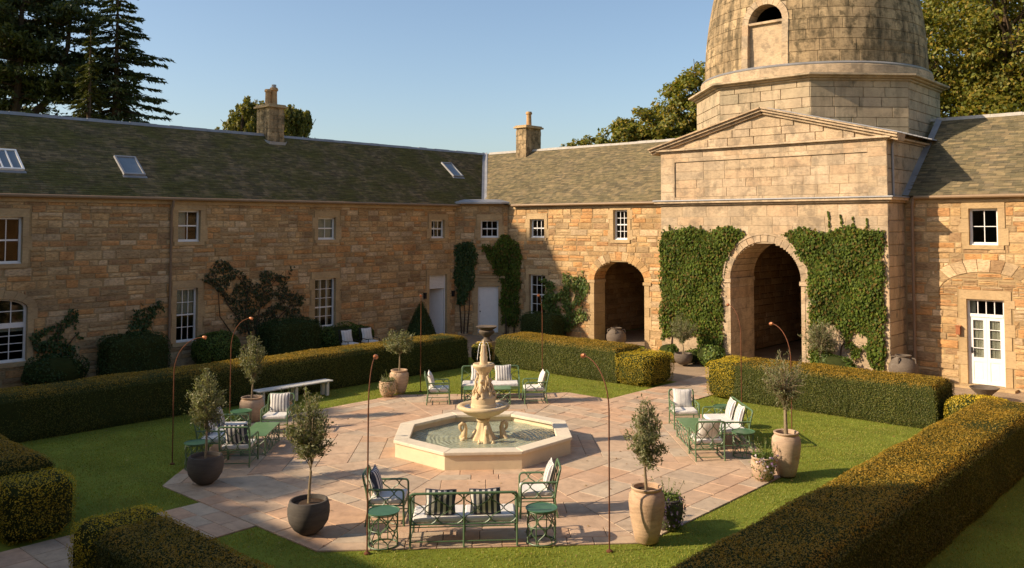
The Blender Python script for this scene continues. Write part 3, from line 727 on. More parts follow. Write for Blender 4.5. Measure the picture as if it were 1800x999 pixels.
passage(gh, -GA-1.2, GA+.6, 1.76, 9.0, 4.6, None)
MB().box(-GA-1.3, -GA-.02, 1.6, 1.755, -.1, 4.7).box(GA+.02, GA+.7, 1.6, 1.755, -.1, 4.7).obj('pier', M['passage_shade'], gh)
# side returns
for s in (-1, 1):
    fr = Matrix.Translation((s*HW, 0, 0)) @ Matrix.Rotation(PI/2*s, 4, 'Z')
    rs = courses(r_, 0, 1.5, -.05, 5.72, (.33,.42), (.45,.8), [], .008) if s > 0 else courses(r_, -1.5, 0, -.05, 5.72, (.33,.42), (.45,.8), [], .008)
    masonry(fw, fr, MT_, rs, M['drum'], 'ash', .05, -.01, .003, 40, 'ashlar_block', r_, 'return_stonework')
MB().box(-HW+.03, HW-.03, 9.1, 9.4, -.1, 7.7).box(-HW+.03, -HW+.3, .12, 9.1, -.1, 7.7).box(HW-.3, HW-.03, .12, 9.1, -.1, 7.7).box(-HW+.3, HW-.3, .12, 9.1, 4.75, 7.7).obj('core', M['ashmortar'], gh)
def band(name, x, y0, z0, z1, mt=M['ashlar'], back=4.0, yo=0):
    m = MB(); m.box(-x, x, y0, back, z0, z1); return m.obj(name, mt, gh, bev=.012)
band('cornice', HW+.10, -.10, 5.73, 5.80); band('cornice', HW+.2, -.2, 5.80, 5.88); band('cornice', HW+.24, -.24, 5.881, 5.93, M['lead'])
at = backing(gh, -HW, HW, 5.93, 7.72, [(-3.66, 3.66, 6.03, 7.36)], M['ashmortar'], .0, 'attic_wall')
masonry(at, Matrix(), MT_, courses(r_, -HW, HW, 5.935, 7.72, (.29,.34), (.5,1.0), [(-3.66, 3.66, 6.03, 7.36)], .005), M['ashlar'], 'ash', .05, -.01, .003, 200, 'ashlar_block', r_)
MB().box(-3.68, 3.68, .055, .09, 6.0, 7.4).obj('panel', M['ashmortar'], gh)
masonry(at, Matrix.Translation((0, .045, 0)), MT_, courses(r_, -3.66, 3.66, 6.03, 7.36, (.30,.34), (.5,1.1), [], .005), M['ashlar'], 'ash', .05, -.005, .001, 200, 'ashlar_block', r_)
for s in (-1, 1):
    fr = Matrix.Translation((s*HW, 0, 0)) @ Matrix.Rotation(PI/2*s, 4, 'Z')
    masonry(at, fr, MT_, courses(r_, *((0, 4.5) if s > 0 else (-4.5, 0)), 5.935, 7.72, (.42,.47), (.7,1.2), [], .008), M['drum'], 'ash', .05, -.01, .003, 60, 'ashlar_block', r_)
# worn carved lettering on the panel, two centred lines
ins = MB(); ir = random.Random(8)
def glyph(x, z, h, k):
    w = h*.55; t = .014; y0, y1 = .0335, .0365
    S = {'I': [(0,0,0,1)], 'L': [(0,0,0,1),(0,0,1,0)], 'E': [(0,0,0,1),(0,0,1,0),(0,.5,.8,.5),(0,1,1,1)], 'T': [(.5,0,.5,1),(0,1,1,1)], 'H': [(0,0,0,1),(1,0,1,1),(0,.5,1,.5)], 'N': [(0,0,0,1),(1,0,1,1),(0,1,1,0)], 'O': [(0,0,0,1),(1,0,1,1),(0,0,1,0),(0,1,1,1)], 'A': [(0,0,.5,1),(.5,1,1,0)], 'R': [(0,0,0,1),(0,1,1,1),(1,.5,1,1),(0,.5,1,.5),(.4,.5,1,0)]}[k]
    for a, b, c, d in S:
        p, q = Vector((x+a*w, z+b*h)), Vector((x+c*w, z+d*h)); n = (q-p); l = n.length; n = n/l; o = Vector((-n.y, n.x))*t/2
        ins.prism_y([tuple(p-o), tuple(q-o), tuple(q+o), tuple(p+o)][::-1], y0, y1)
for txt, x, z, h in (('THE LAND HERE INTO THE HALL', -1.15, 6.93, .12), ('IN HEART OF LETTER', -1.05, 6.55, .115)):
    for ch in txt:
        if ch in 'DUFB': ch = 'O' if ch in 'DU' else 'E'
        if ch != ' ': glyph(x, z, h, ch if ch in 'ILETHNOAR' else 'I')
        x += h*(.62 if ch == ' ' else .8)
ins.obj('inscription', M['letters'], gh)
band('string_course', HW+.05, -.05, 7.72, 7.78); band('string_course', HW+.16, -.16, 7.781, 7.85)
# pediment
AZ = 9.0; EX = HW+.05
pd_ = MB().prism_y([(-EX, 7.85), (EX, 7.85), (0, AZ-.04)][::-1], .03, .4).obj('pediment', M['ashmortar'], gh)
tri = []
z = 7.86
while z < AZ-.1:
    h = .28; half = EX*(1-(z+h-7.85)/(AZ-7.85))
    if half > .25: tri += courses(r_, -half, half, z, z+h, (h, h), (.5, 1.0), [], .008)
    z += h
masonry(pd_, Matrix(), MT_, tri, M['ashlar'], 'ash', .05, -.01, .003, 60, 'ashlar_block', r_)
for s in (-1, 1):
    L = math.hypot(EX+.35, AZ-7.78); an = math.atan2(AZ-7.78, EX+.35)
    for (o0, o1, y0) in ((-.12, -.03, -.1), (-.03, .06, -.2), (.06, .11, -.28)):
        m = MB().prism_y([(0, o0), (L, o0), (L, o1), (0, o1)][::-1], y0, .5); mm = Matrix.Translation((-s*(EX+.35), 0, 7.86)) @ Matrix.Rotation(-an*s, 4, 'Y') if s > 0 else None
        P = []
        for v in m.V:
            x, y, zz = v; X = -(EX+.35)+x*math.cos(an)-zz*math.sin(an); Z = 7.80+x*math.sin(an)+zz*math.cos(an); P.append((X*s if s > 0 else -X, y, Z))
        m.V = P
        if s < 0: m.F = [f[::-1] for f in m.F]
        m.obj('raking_cornice', M['ashlar'], gh)
rp = MB()
for s in (-1, 1): rp.add([(0, -.25, AZ+.13), (s*(EX+.33), -.25, 7.93), (s*(EX+.33), 4.6, 7.93), (0, 4.6, AZ+.13)], [(0,1,2,3) if s < 0 else (3,2,1,0)])
pr_ = rp.obj('pediment_roof', M['slate'], gh)
for s in (-1, 1):
    for i in range(9):
        y = .3+i*.5; MB().tube([(s*.02, y, AZ+.14), (s*(EX+.33), y, 7.945)], .03, 5).obj('lead_roll', M['lead'], pr_)
MB().tube([(HW+.12, .35, 7.75), (HW+.05, .35, 7.55), (HW+.05, .4, 5.95)], .04, 8).obj('downpipe', M['lead'], gh, True)
MB().tube([(HW+.35, 1.36, 5.9), (HW+.3, 1.36, 5.6), (HW+.3, 1.36, .02)], .05, 8).obj('downpipe', M['pipe'], gh, True)
# drum
DX, DY, DA = -.13, 4.5, 4.2
R8 = Matrix.Translation((DX, DY, 0)) @ Matrix.Rotation(PI/8, 4, 'Z'); c8 = 1/math.cos(PI/8)
dr = MB().lathe([((DA-.03)*c8, 5.95), ((DA-.03)*c8, 10.0)], 8).xform(R8).obj('drum', M['ashmortar'], gh)
for ph in (-90, -45, 0, -135):
    ph = math.radians(ph); fr = Matrix.Translation((DX+DA*math.cos(ph), DY+DA*math.sin(ph), 0)) @ Matrix.Rotation(ph+PI/2, 4, 'Z'); w = DA*T22
    masonry(dr, fr, MT_, courses(r_, -w, w, 7.0, 9.97, (.31,.38), (.55,1.05), [], .006), M['drum'], 'ash', .05, -.012, .003, 80, 'drum_block', r_)
for nm, r0, z0, z1 in (('drum_cornice', .08, 9.96, 10.04), ('drum_cornice', .2, 10.04, 10.10), ('drum_cornice', .33, 10.10, 10.19)):
    MB().lathe([((DA+r0-.05)*c8, z0), ((DA+r0)*c8, z0+.02), ((DA+r0)*c8, z1), (DA*.8, z1+.002)], 8).xform(R8).obj(nm, M['drum'], gh, bev=.01)
MB().lathe([((DA+.33)*c8, 10.191), (DA*.8, 10.30)], 8).xform(R8).obj('drum_weathering', M['drum'], gh)
MB().lathe([(4.34, 10.22), (4.34, 10.52), (4.27, 10.57), (4.1, 10.60)], 72, (DX, DY, 0)).obj('dome_plinth', M['ashlar'], gh, True, 30)
MB().lathe([(4.30, 10.565), (4.31, 10.60), (4.22, 10.66), (4.1, 10.67)], 72, (DX, DY, 0)).obj('dome_flashing', M['lead'], gh, True)
DR = lambda z: 4.17*math.sqrt(max(0, 1-((z-10.62)/8.2)**2))
WA, WS = .66, 12.27
V = []; F = []; NA, z0, dz = 240, 10.6, .08; NZ = 102
ins_hole = lambda x, z: (abs(x) < WA+.06 and z < WS) or (math.hypot(x, z-WS) < WA+.06 and z >= WS)
for j in range(NZ):
    z = z0+j*dz
    for k in range(NA): t = 2*PI*k/NA; r = DR(z)-.035; V.append((DX+r*math.cos(t), DY+r*math.sin(t), z))
for j in range(NZ-1):
    for k in range(NA):
        t = 2*PI*(k+.5)/NA; x = DR(z0+j*dz)*math.cos(t)
        if math.sin(t) < 0 and ins_hole(x, z0+(j+.5)*dz): continue
        F.append((j*NA+k, j*NA+(k+1) % NA, (j+1)*NA+(k+1) % NA, (j+1)*NA+k))
dm = bpy.data.meshes.new('dome'); dm.from_pydata(V, [], F); dm.update(); dm.polygons.foreach_set('use_smooth', [True]*len(dm.polygons)); dome = link('dome', dm, M['ashmortar'], gh)
z = 10.66; q = random.Random(77); rest = MB(); nst = 0
while z < 15.2:
    h = q.uniform(.33, .41); r = DR(z+h/2); u0, u1 = math.radians(-66-86)*r, math.radians(-66+86)*r; s0 = -PI/2*r
    rr = courses(q, u0-s0, u1-s0, z, z+h, (h, h), (.5, 1.0), arch_rects(0, WA+.2, WS, WA+.2, 10.4, 16), .009)
    for a, b, c, d in rr:
        m = MB(); n = 4; W = []
        for rad, ins_ in ((-.04, 0), (-.006, 0), (q.uniform(.0, .006), .012)):
            for zz in (c+ins_, d-ins_):
                for i in range(n+1): th = (s0+a+ins_+(b-a-2*ins_)*i/n)/r; R = DR(zz)+rad; W.append((DX+R*math.cos(th), DY+R*math.sin(th), zz))
        e = n+1; FF = []
        for lay in (0, 1):
            o, p = lay*2*e, (lay+1)*2*e
            for i in range(n): FF += [(o+i, o+i+1, p+i+1, p+i), (o+e+i+1, o+e+i, p+e+i, p+e+i+1)]
            FF += [(o+e, o, p, p+e), (o+n, o+e+n, p+e+n, p+n)]
        o = 4*e; FF += [(o+i, o+i+1, o+e+i+1, o+e+i) for i in range(n)]
        m.add(W, FF)
        if z < 14.2 and nst < 300: m.obj('dome_block', M['dome'], dome, True, 30); nst += 1
        else: rest.add(m.V, m.F)
    z += h
rest.obj('dome_stonework', M['dome'], dome, kind='stuff')
for i in range(11):                                                   # window arch in the dome
    t0, t1 = PI*i/11+.008, PI*(i+1)/11-.008; tm = (t0+t1)/2; x, zz = -(WA+.13)*math.cos(tm), WS+(WA+.13)*math.sin(tm); yf = DY-math.sqrt(DR(zz)**2-x*x)-.012
    P = lambda tt, k: (DX-(WA+k)*math.cos(tt), WS+(WA+k)*math.sin(tt)); MB().prism_y([P(t0, 0), P(tm, 0), P(t1, 0), P(t1, .24), P(tm, .24), P(t0, .24)], yf, yf+.55).obj('voussoir', M['ashlar'], dome)
for s in (-1, 1):
    z = 10.6
    while z < WS-.01:
        h = min(.42, WS-z); x = WA+.1; yf = DY-math.sqrt(DR(z+h/2)**2-x*x)-.012
        slab('jamb_stone', M['ashlar'], dome, *((DX-WA-.24, DX-WA) if s < 0 else (DX+WA, DX+WA+.24)), yf, yf+.55, z+.004, z+h-.004); z += h
yf = DY-4.15
MB().box(DX-WA, DX+WA, yf+.26, yf+.5, 10.6, 12.22).obj('window_infill', M['ashlar'], dome)
MB().box(DX-WA, DX+WA, yf+.14, yf+.5, 12.22, 12.31).obj('infill_cap', M['ashlar'], dome, bev=.012)
room(dome, DX-WA-.05, DX+WA+.05, 12.1, 13.1, yf+.56, 2.5, 'chamber')

# ------------------------------------------------------------ north wing, east part
ne = thing('stone_wing', 'sunlit orange stone wing with white french doors under a blind arch', 'building', (0, 15.4, 0))
w2 = (6.19, 7.03, 4.37, 5.52); d2 = (6.07, 7.15, .02, 2.68); BC, BA, BS, BB = 6.6, 1.36, 2.82, .72
wl = backing(ne, 4.2, 16, -.1, 5.98, [w2, d2], M['mortar']); r_ = random.Random(61)
hl = [mask(*w2), mask(*d2, .2, .28, .2)]
ring = [h for h in arch_rects(BC, BA+.42, BS, BB+.42, BS, 16)[1:]]
st = courses(r_, 4.24, 15.4, -.08, 5.72, (.17,.34), (.3,.85), hl+ring, coursed=False)
inner = arch_rects(BC, BA-.01, BS, BB-.01, BS, 14)[1:]
st2 = []
for q in courses(r_, BC-BA, BC+BA, BS, BS+BB, (.17,.3), (.3,.6), hl, coursed=False):
    for h in inner:
        a, b, c, d = max(q[0], h[0]), min(q[1], h[1]), max(q[2], h[2]), min(q[3], h[3])
        if b-a > .05 and d-c > .03: st2.append((a, b, c, d))
masonry(wl, Matrix(), MN, st, M['rubble'], r=r_); masonry(wl, Matrix.Translation((0, .002, 0)), MN, st2, M['rubble'], yj=.002, maxn=0, r=r_, rest='infill_stonework')
voussoirs(ne, BC, BA, BS, BB, .40, 13, M['rubble'], -.026, .1)
slab('impost', M['dress'], ne, 4.95, 5.26, -.045, .1, 2.70, 2.81)
slab('eaves_course', M['dress'], ne, 4.24, 16, -.06, .3, 5.72, 5.93)
dressing(ne, *w2, .2, .26); window(ne, *w2, 2, 2, sash=False, fr=.07); dressing(ne, *d2, .2, .28, False)
f = MB(); u0, u1, z1 = 6.07, 7.15, 2.68; f.box(u0, u0+.06, .1, .2, .02, z1); f.box(u1-.06, u1, .1, .2, .02, z1); f.box(u0+.06, u1-.06, .1, .2, z1-.06, z1); f.box(u0+.06, u1-.06, .085, .2, 2.12, 2.22)
for i in (1, 2, 3): f.box(u0+.06+.24*i-.012, u0+.06+.24*i+.012, .115, .17, 2.22, z1-.06)
tf = f.obj('door_frame', M['white'], ne)
for i in range(4): slab('pane', M['glass'], tf, u0+.072+.24*i, u0+.072+.24*i+.216, .14, .146, 2.22, z1-.06)
slab('curtain', M['blind'], tf, u0+.06, u0+.2, .25, .27, 2.0, 2.62)
room(tf, u0+.02, u1-.02, .04, z1-.02, .21, 1.2)
for s in (0, 1):
    a, b = (u0+.062, (u0+u1)/2-.002) if s == 0 else ((u0+u1)/2+.002, u1-.062)
    f = MB(); f.box(a, a+.09, .11, .16, .03, 2.118); f.box(b-.09, b, .11, .16, .03, 2.118); f.box(a+.09, b-.09, .11, .16, 2.02, 2.118); f.box(a+.09, b-.09, .11, .16, .03, .14); f.box(a+.09, b-.09, .125, .15, .14, .72); f.box(a+.09, b-.09, .11, .16, .72, .86)
    f.box(a+.13, b-.13, .118, .126, .2, .66)
    for j in (1, 2, 3): f.box(a+.09, b-.09, .115, .155, .86+.29*j-.011, .86+.29*j+.011)
    dl = f.obj('door', M['white'], ne)
    for j in range(4): slab('pane', M['glass'], dl, a+.09, b-.09, .132, .138, .86+.29*j+.011, .86+.29*(j+1)-.011)
    cu = MB(); n = 24; V = []; 
    for i in range(n+1):
        x = a+.06+(b-a-.12)*i/n; y = .19+.018*math.sin(i*1.9)+.006*math.sin(i*4.1); V += [(x, y, .5), (x, y, 2.05)]
    cu.add(V, [(2*i, 2*i+2, 2*i+3, 2*i+1) for i in range(n)]).obj('curtain', M['blind'], dl, True, 180)
    if s == 0: MB().box(a+.02, a+.07, .09, .11, .98, 1.16).tube([(a+.045, .08, 1.04), (a+.16, .08, 1.04)], .012, 6).obj('handle', M['iron'], dl)
slab('door_step', M['dress'], ne, 5.7, 7.5, -.45, .1, -.05, .018)
MB().box(5.78, 5.90, -.16, -.03, 1.55, 1.80).box(5.76, 5.92, -.18, -.03, 1.80, 1.83).obj('wall_lamp', M['copper'], ne)
r_ = random.Random(62)
roof(ne, lambda t, _=0: (4.22, 15.4+t*3.6), 0, 0, -.2, ZE, 3.65, ZR+.02, r_, (.17,.32), (.115,.15), 'slate_dry')
MB().add([(4.2, 3.67, ZR), (19, 3.67, ZR), (19, 7.2, ZE), (4.2, 7.2, ZE)], [(0,1,2,3)]).obj('back_slope', M['slate'], ne); MB().box(4.3, 19, 6.7, 7, -.1, ZE).obj('back_wall', M['mortar'], ne)
ridge(ne, 4.0, 18.6, 3.67, ZR+.02); gutter(ne, 4.6, 15.6)
MB().add([(4.22, -.2, 5.99), (4.42, -.2, 5.97), (4.42, 3.65, 8.86), (4.22, 3.65, 8.92)], [(0,1,2,3)]).obj('side_flashing', M['lead'], ne)

# ------------------------------------------------------------ the two wings behind the camera (they shade and light the court)
def plain_wing(label, loc, rz, tower=False):
    b = thing('stone_wing', label, 'building', loc, rz)
    MB().box(-15.4, 15.4, 0, .4, -.1, ZE).box(-15.4, 15.4, 6.6, 6.9, -.1, ZE).obj('wall', M['rubble'], b)
    MB().add([(-15.4, -.2, ZE), (15.4, -.2, ZE), (19, 3.6, ZR), (-19, 3.6, ZR), (-19, 7.2, ZE), (19, 7.2, ZE)], [(0,1,2,3),(3,2,5,4)]).obj('roof', M['slate'], b)
    return b
sw = plain_wing('stone wing with slate roof on the shaded side of the court, behind the camera', (0, -15.4, 0), PI)
ew = plain_wing('sunlit stone wing with slate roof beside the camera', (15.4, 0, 0), -PI/2)
st_ = thing('gate_tower', 'second octagonal tower over the wing behind the camera', 'tower', (1.6, -18.4, 0))
MB().lathe([(4.2*c8, 0), (4.2*c8, 9.9), (4.5*c8, 10.0), (4.5*c8, 10.2)], 8).xform(Matrix.Rotation(PI/8, 4, 'Z')).obj('drum', M['drum'], st_)
MB().lathe([(4.1*math.cos(t*PI/24), 10.2+3.6*math.sin(t*PI/24)) for t in range(12)], 32).obj('dome', M['dome'], st_, True)

# ------------------------------------------------------------ fountain
fo = thing('fountain', 'cream stone tiered fountain in a low octagonal basin of pale green water', 'fountain', (0, 0, 0))
RA = 1.90; oc = lambda a, k: (a*c8*math.cos(PI/8+k*PI/4), a*c8*math.sin(PI/8+k*PI/4))
for k in range(8):
    p = [oc(RA, k), oc(RA, k+1), oc(RA-.22, k+1), oc(RA-.22, k)]
    MB().prism(p, -.02, .30).obj('basin_wall', M['basin'], fo)
    p = [oc(RA+.04, k), oc(RA+.04, k+1), oc(RA-.30, k+1), oc(RA-.30, k)]; c = (sum(x for x, _ in p)/4, sum(y for _, y in p)/4)
    p = [(x+(c[0]-x)*.004, y+(c[1]-y)*.004) for x, y in p]
    MB().prism(p, .301, .37).obj('coping_stone', M['coping'], fo, bev=.012)
MB().prism([oc(RA-.1, k) for k in range(8)], -.03, .02).obj('basin_floor', M['basin'], fo)
# rippled water surface
n = 60; V = []; F = []
for i in range(n+1):
    for j in range(n+1):
        x = (i/n-.5)*2*(RA-.2); y = (j/n-.5)*2*(RA-.2); d = math.hypot(x, y); V.append((x, y, .185+.006*math.sin(d*16)*math.exp(-d*.5)+.004*math.sin(x*13+2*math.sin(y*7))+.003*math.sin(y*17+x*5)))
for i in range(n):
    for j in range(n):
        a = i*(n+1)+j; cx, cy = V[a][0], V[a][1]
        if max(abs(cx), abs(cy), (abs(cx)+abs(cy))/math.sqrt(2)) < RA-.2: F.append((a, a+n+1, a+n+2, a+1))
me = bpy.data.meshes.new('water'); me.from_pydata(V, [], F); me.update(); me.polygons.foreach_set('use_smooth', [True]*len(F)); link('water', me, M['water'], fo)
ft = M['fountain']
MB().lathe([(.44, .02), (.44, .07), (.34, .12), (.27, .2), (.19, .32), (.145, .45), (.125, .55), (.155, .58), (.155, .61), (.13, .63), (.17, .66)], 40, mod=lambda t, z: 1+(.10*math.cos(8*t) if .1 < z < .55 else 0)).obj('pedestal', ft, fo, True)
for k in range(4):                                                    # swan-necked beasts round the foot
    a = -PI/4+k*PI/2+.12; ca, sa = math.cos(a), math.sin(a)
    P = lambda r, z, o=0: (ca*r-sa*o, sa*r+ca*o, z)
    m = MB().tube([P(.26, .06), P(.40, .10), P(.46, .20), P(.43, .32), P(.41, .42), P(.43, .50), P(.48, .53), P(.53, .49), P(.53, .42), P(.50, .37), P(.47, .35)], [.05, .085, .085, .065, .05, .045, .045, .045, .036, .028, .018], 10)
    m.tube([P(.42, .06, -.05), P(.5, .12, -.12), P(.50, .2, -.16), P(.44, .26, -.15)], [.06, .05, .04, .015], 8); m.tube([P(.42, .06, .05), P(.5, .12, .12), P(.50, .2, .16), P(.44, .26, .15)], [.06, .05, .04, .015], 8); m.sphere(P(.49, .09), .09)
    m.obj('beast', ft, fo, True)
bw = MB().lathe([(.12, .63), (.22, .68), (.38, .74), (.46, .79), (.50, .82), (.56, .85), (.59, .89), (.575, .93), (.53, .945), (.47, .93), (.40, .88), (.28, .85), (.0, .85)], 72, mod=lambda t, z: 1+(.018*math.cos(36*t) if .83 < z < .94 else (.03*math.cos(24*t) if .66 < z < .81 else 0))).obj('bowl', ft, fo, True, 60)
MB().lathe([(.0, .905), (.455, .905)], 40, cap=False).obj('bowl_water', M['water'], fo)
MB().lathe([(.29, .86), (.29, .95), (.27, .97), (.275, 1.10), (.26, 1.13), (.22, 1.15), (.17, 1.25), (.13, 1.45), (.11, 1.62), (.14, 1.68)], 32, mod=lambda t, z: 1+(.06*math.cos(6*t) if 1.16 < z < 1.6 else 0)).obj('column', ft, fo, True)
for k in range(3):                                                    # three seated cherubs, each one carved piece with the shaft
    a = -PI/4+k*2*PI/3-.35; ca, sa = math.cos(a), math.sin(a); P = lambda r, z, o=0: (ca*r-sa*o, sa*r+ca*o, z)
    m = MB().tube([P(.17, 1.17), P(.18, 1.26), P(.165, 1.36), P(.15, 1.42)], [.06, .066, .055, .03], 12)
    m.sphere(P(.155, 1.475), .043, 12, 9, (1, 1, 1.12)); m.sphere(P(.197, 1.472), .009)
    for s in (-1, 1):
        m.tube([P(.18, 1.19, s*.04), P(.25, 1.21, s*.065), P(.265, 1.13, s*.07), P(.29, 1.115, s*.075)], [.038, .033, .026, .018], 8)
        m.tube([P(.16, 1.38, s*.05), P(.19, 1.31, s*.10), P(.16, 1.40 if s > 0 else 1.24, s*.115), P(.13, 1.52 if s > 0 else 1.22, s*.11)], [.026, .022, .018, .013], 8)
    m.obj('cherub', ft, fo, True)
    b = a+PI/3; cb2, sb2 = math.cos(b), math.sin(b); MB().tube([(cb2*.2, sb2*.2, 1.15), (cb2*.235, sb2*.235, 1.24), (cb2*.17, sb2*.17, 1.34), (cb2*.185, sb2*.185, 1.46), (cb2*.13, sb2*.13, 1.58), (cb2*.17, sb2*.17, 1.66)], [.042, .032, .034, .026, .028, .016], 8).obj('scroll', ft, fo, True)
MB().lathe([(.10, 1.60), (.15, 1.68), (.19, 1.74), (.23, 1.77), (.25, 1.82), (.235, 1.86), (.20, 1.86), (.15, 1.83), (.0, 1.83)], 48, mod=lambda t, z: 1+(.03*math.cos(20*t) if z < 1.78 else 0)).obj('upper_bowl', ft, fo, True)
MB().lathe([(.10, 1.83), (.085, 1.9), (.09, 2.0), (.075, 2.05), (.085, 2.09), (.07, 2.14), (.06, 2.24), (.065, 2.27), (.03, 2.30), (.03, 2.36), (.02, 2.39)], 20).obj('finial', ft, fo, True)
def jet_mat():
    t = NT('falling water'); t.b.inputs['Base Color'].default_value = (.8,.82,.82,1); t.b.inputs['Roughness'].default_value = .1; t.b.inputs['Alpha'].default_value = .55; return t.m
M['jet'] = jet_mat()
jt = MB()
for k in range(6):
    a = k*PI/3+.3; P = []
    for i in range(9): s = i/8; P.append((math.cos(a)*(.03+.14*s**.7), math.sin(a)*(.03+.14*s**.7), 2.33+.05*math.sin(s*2.4)-.42*s*s))
    jt.tube(P, .0045, 5)
jt.obj('water_jets', M['jet'], fo, True, kind='stuff')

# ------------------------------------------------------------ foliage helpers
def unit(a): return a/np.maximum(np.linalg.norm(a, axis=1, keepdims=True), 1e-9)
def leaf_arrays(P, N, size, aspect=.5, tilt=.6, along=None, sv=.35):
    n = len(P); nn = unit(N+tilt*NR.normal(size=(n, 3)))
    t = unit(np.cross(nn, NR.normal(size=(n, 3)))) if along is None else unit(along+.45*NR.normal(size=(n, 3)))
    b = unit(np.cross(nn, t)); L = (size*(1+sv*NR.uniform(-1, 1, n)))[:, None]; w = L*aspect; nn = np.cross(t, b)
    V = np.stack([P-t*L*.5, P+b*w*.5+nn*w*.18, P+t*L*.5, P-b*w*.5+nn*w*.18], 1)
    return V.reshape(-1, 3)
def leaf_obj(name, V, mt, parent): return link(name, fast_mesh(name, V, np.arange(len(V)).reshape(-1, 4)), mt, parent)
def wob(P, s=1.0): return (np.sin(P[:, 0]*2.3*s+1.3*np.sin(P[:, 1]*1.9*s))+np.sin(P[:, 1]*3.1*s+P[:, 2]*2.7*s)+.6*np.sin(P[:, 2]*6.1*s+P[:, 0]*5.3*s))/2.6
CAMP = np.array(cam.location)

def block(label, x0, x1, y0, y1, h, cham=.15, mt='yew', dens=1900, L=.034, group='clipped hedges round the lawn', name='hedge', cat='hedge', bat=.05, amp=.026, sub=1):
    cx, cy = (x0+x1)/2, (y0+y1)/2; o = thing(name, label, cat, (cx, cy, 0), 0, group)
    R = lambda i, z: np.array([(x0+i-cx, y0+i-cy, z), (x1-i-cx, y0+i-cy, z), (x1-i-cx, y1-i-cy, z), (x0+i-cx, y1-i-cy, z)])
    lv = [R(.03, -.02), R(0, .12), R(bat, h-cham), R(bat+cham*.75, h-cham*.18), R(bat+cham*1.3, h)]
    quads = []
    for a, b in zip(lv, lv[1:]):
        for i in range(4): quads.append((a[i], a[(i+1) % 4], b[(i+1) % 4], b[i]))
    quads.append(tuple(lv[-1]))
    Ps, Ns = [], []; cv, cf = [], []
    for q in quads:
        q = [np.array(p) for p in q]; n = np.cross(q[1]-q[0], q[3]-q[0]); n = n/np.linalg.norm(n); ar = np.linalg.norm(np.cross(q[2]-q[0], q[3]-q[1]))/2
        mid = sum(q)/4+np.array((cx, cy, 0)); d = dens*(1 if n @ (CAMP-mid) > -.5 else .35); k = int(ar*d); u, v = NR.uniform(0, 1, (2, k, 1))
        Ps.append((q[0]*(1-u)+q[1]*u)*(1-v)+(q[3]*(1-u)+q[2]*u)*v); Ns.append(np.repeat(n[None], k, 0))
        nu = max(1, int(np.linalg.norm(q[1]-q[0])/.25)); nv = max(1, int(np.linalg.norm(q[3]-q[0])/.25)); b0 = len(cv)
        for a in range(nv+1):
            for b in range(nu+1):
                u, v = b/nu, a/nv; cv.append((q[0]*(1-u)+q[1]*u)*(1-v)+(q[3]*(1-u)+q[2]*u)*v)
        for a in range(nv):
            for b in range(nu): cf.append((b0+a*(nu+1)+b, b0+a*(nu+1)+b+1, b0+(a+1)*(nu+1)+b+1, b0+(a+1)*(nu+1)+b))
    P = np.concatenate(Ps); N = np.concatenate(Ns); W = P+np.array((cx, cy, 0)); kp = (np.sin(W[:, 0]*7.3+2*np.sin(W[:, 1]*3.7))*np.sin(W[:, 1]*6.1+2*np.sin(W[:, 0]*2.9))*np.sin(W[:, 2]*9+W[:, 0]*3) < .86+.25*NR.rand(len(P))); P, N, W = P[kp], N[kp], W[kp]; P = P+N*(amp*wob(W)+.008*NR.normal(size=len(P)))[:, None]
    C = np.array(cv); cc = C-np.array((0, 0, h*.5)); C = C-unit(cc)*.05; C[:, :] += unit(cc)*(amp*wob(C+np.array((cx, cy, 0))))[:, None]
    link('branches', fast_mesh('branches', C, np.array(cf)), M['hedgecore'], o)
    leaf_obj('foliage', leaf_arrays(P, N, L, .5, .55), M[mt], o); return o

def blob(label, c, r, e=2.5, mt='box', dens=900, L=.055, group=None, name='clipped_shrub', cat='shrub', amp=.05, cone=0, zmin=0.0):
    """super-ellipsoid (or cone) of leaves; r = half sizes, c = base centre"""
    o = thing(name, label, cat, c, 0, group); ar = 4*PI*((r[0]*r[1]+r[0]*r[2]+r[1]*r[2])/3); n = int(ar*dens)
    D = unit(NR.normal(size=(n, 3)))
    if cone:
        z = 1-np.sqrt(NR.uniform(0, 1, n)); a = NR.uniform(0, 2*PI, n); rad = (1-z)**.8
        P = np.stack([rad*np.cos(a)*r[0], rad*np.sin(a)*r[1], z*2*r[2]], 1); N = unit(np.stack([np.cos(a), np.sin(a), np.full(n, .45)], 1))
    else:
        k = (np.abs(D)**e).sum(1)**(-1/e); P = D*k[:, None]; N = unit(np.sign(P)*np.abs(P)**(e-1)); P = P*np.array(r); P[:, 2] += r[2]
    P = P+N*(amp*wob(P+np.array(c), 1.6)+.015*NR.normal(size=n))[:, None]; kp = P[:, 2] > zmin
    leaf_obj('foliage', leaf_arrays(P[kp], N[kp], L, .5, .6), M[mt], o)
    m = MB()
    if cone: m.lathe([(r[0]*.93*(1-t)**.8, t*2*r[2]*.97) for t in (0, .2, .4, .6, .8, .95)], 16)
    else:
        nu, nv = 20, 12; V = []; F = []
        for j in range(nv+1):
            for i in range(nu):
                t = -PI/2+PI*j/nv; a = 2*PI*i/nu; d = np.array((math.cos(t)*math.cos(a), math.cos(t)*math.sin(a), math.sin(t))); k = (np.abs(d)**e).sum()**(-1/e); V.append((d[0]*k*r[0]*.95, d[1]*k*r[1]*.95, d[2]*k*r[2]*.95+r[2]))
        for j in range(nv):
            for i in range(nu): F.append((j*nu+i, j*nu+(i+1) % nu, (j+1)*nu+(i+1) % nu, (j+1)*nu+i))
        m.add(V, F)
    m.obj('branches', M['hedgecore'], o); return o

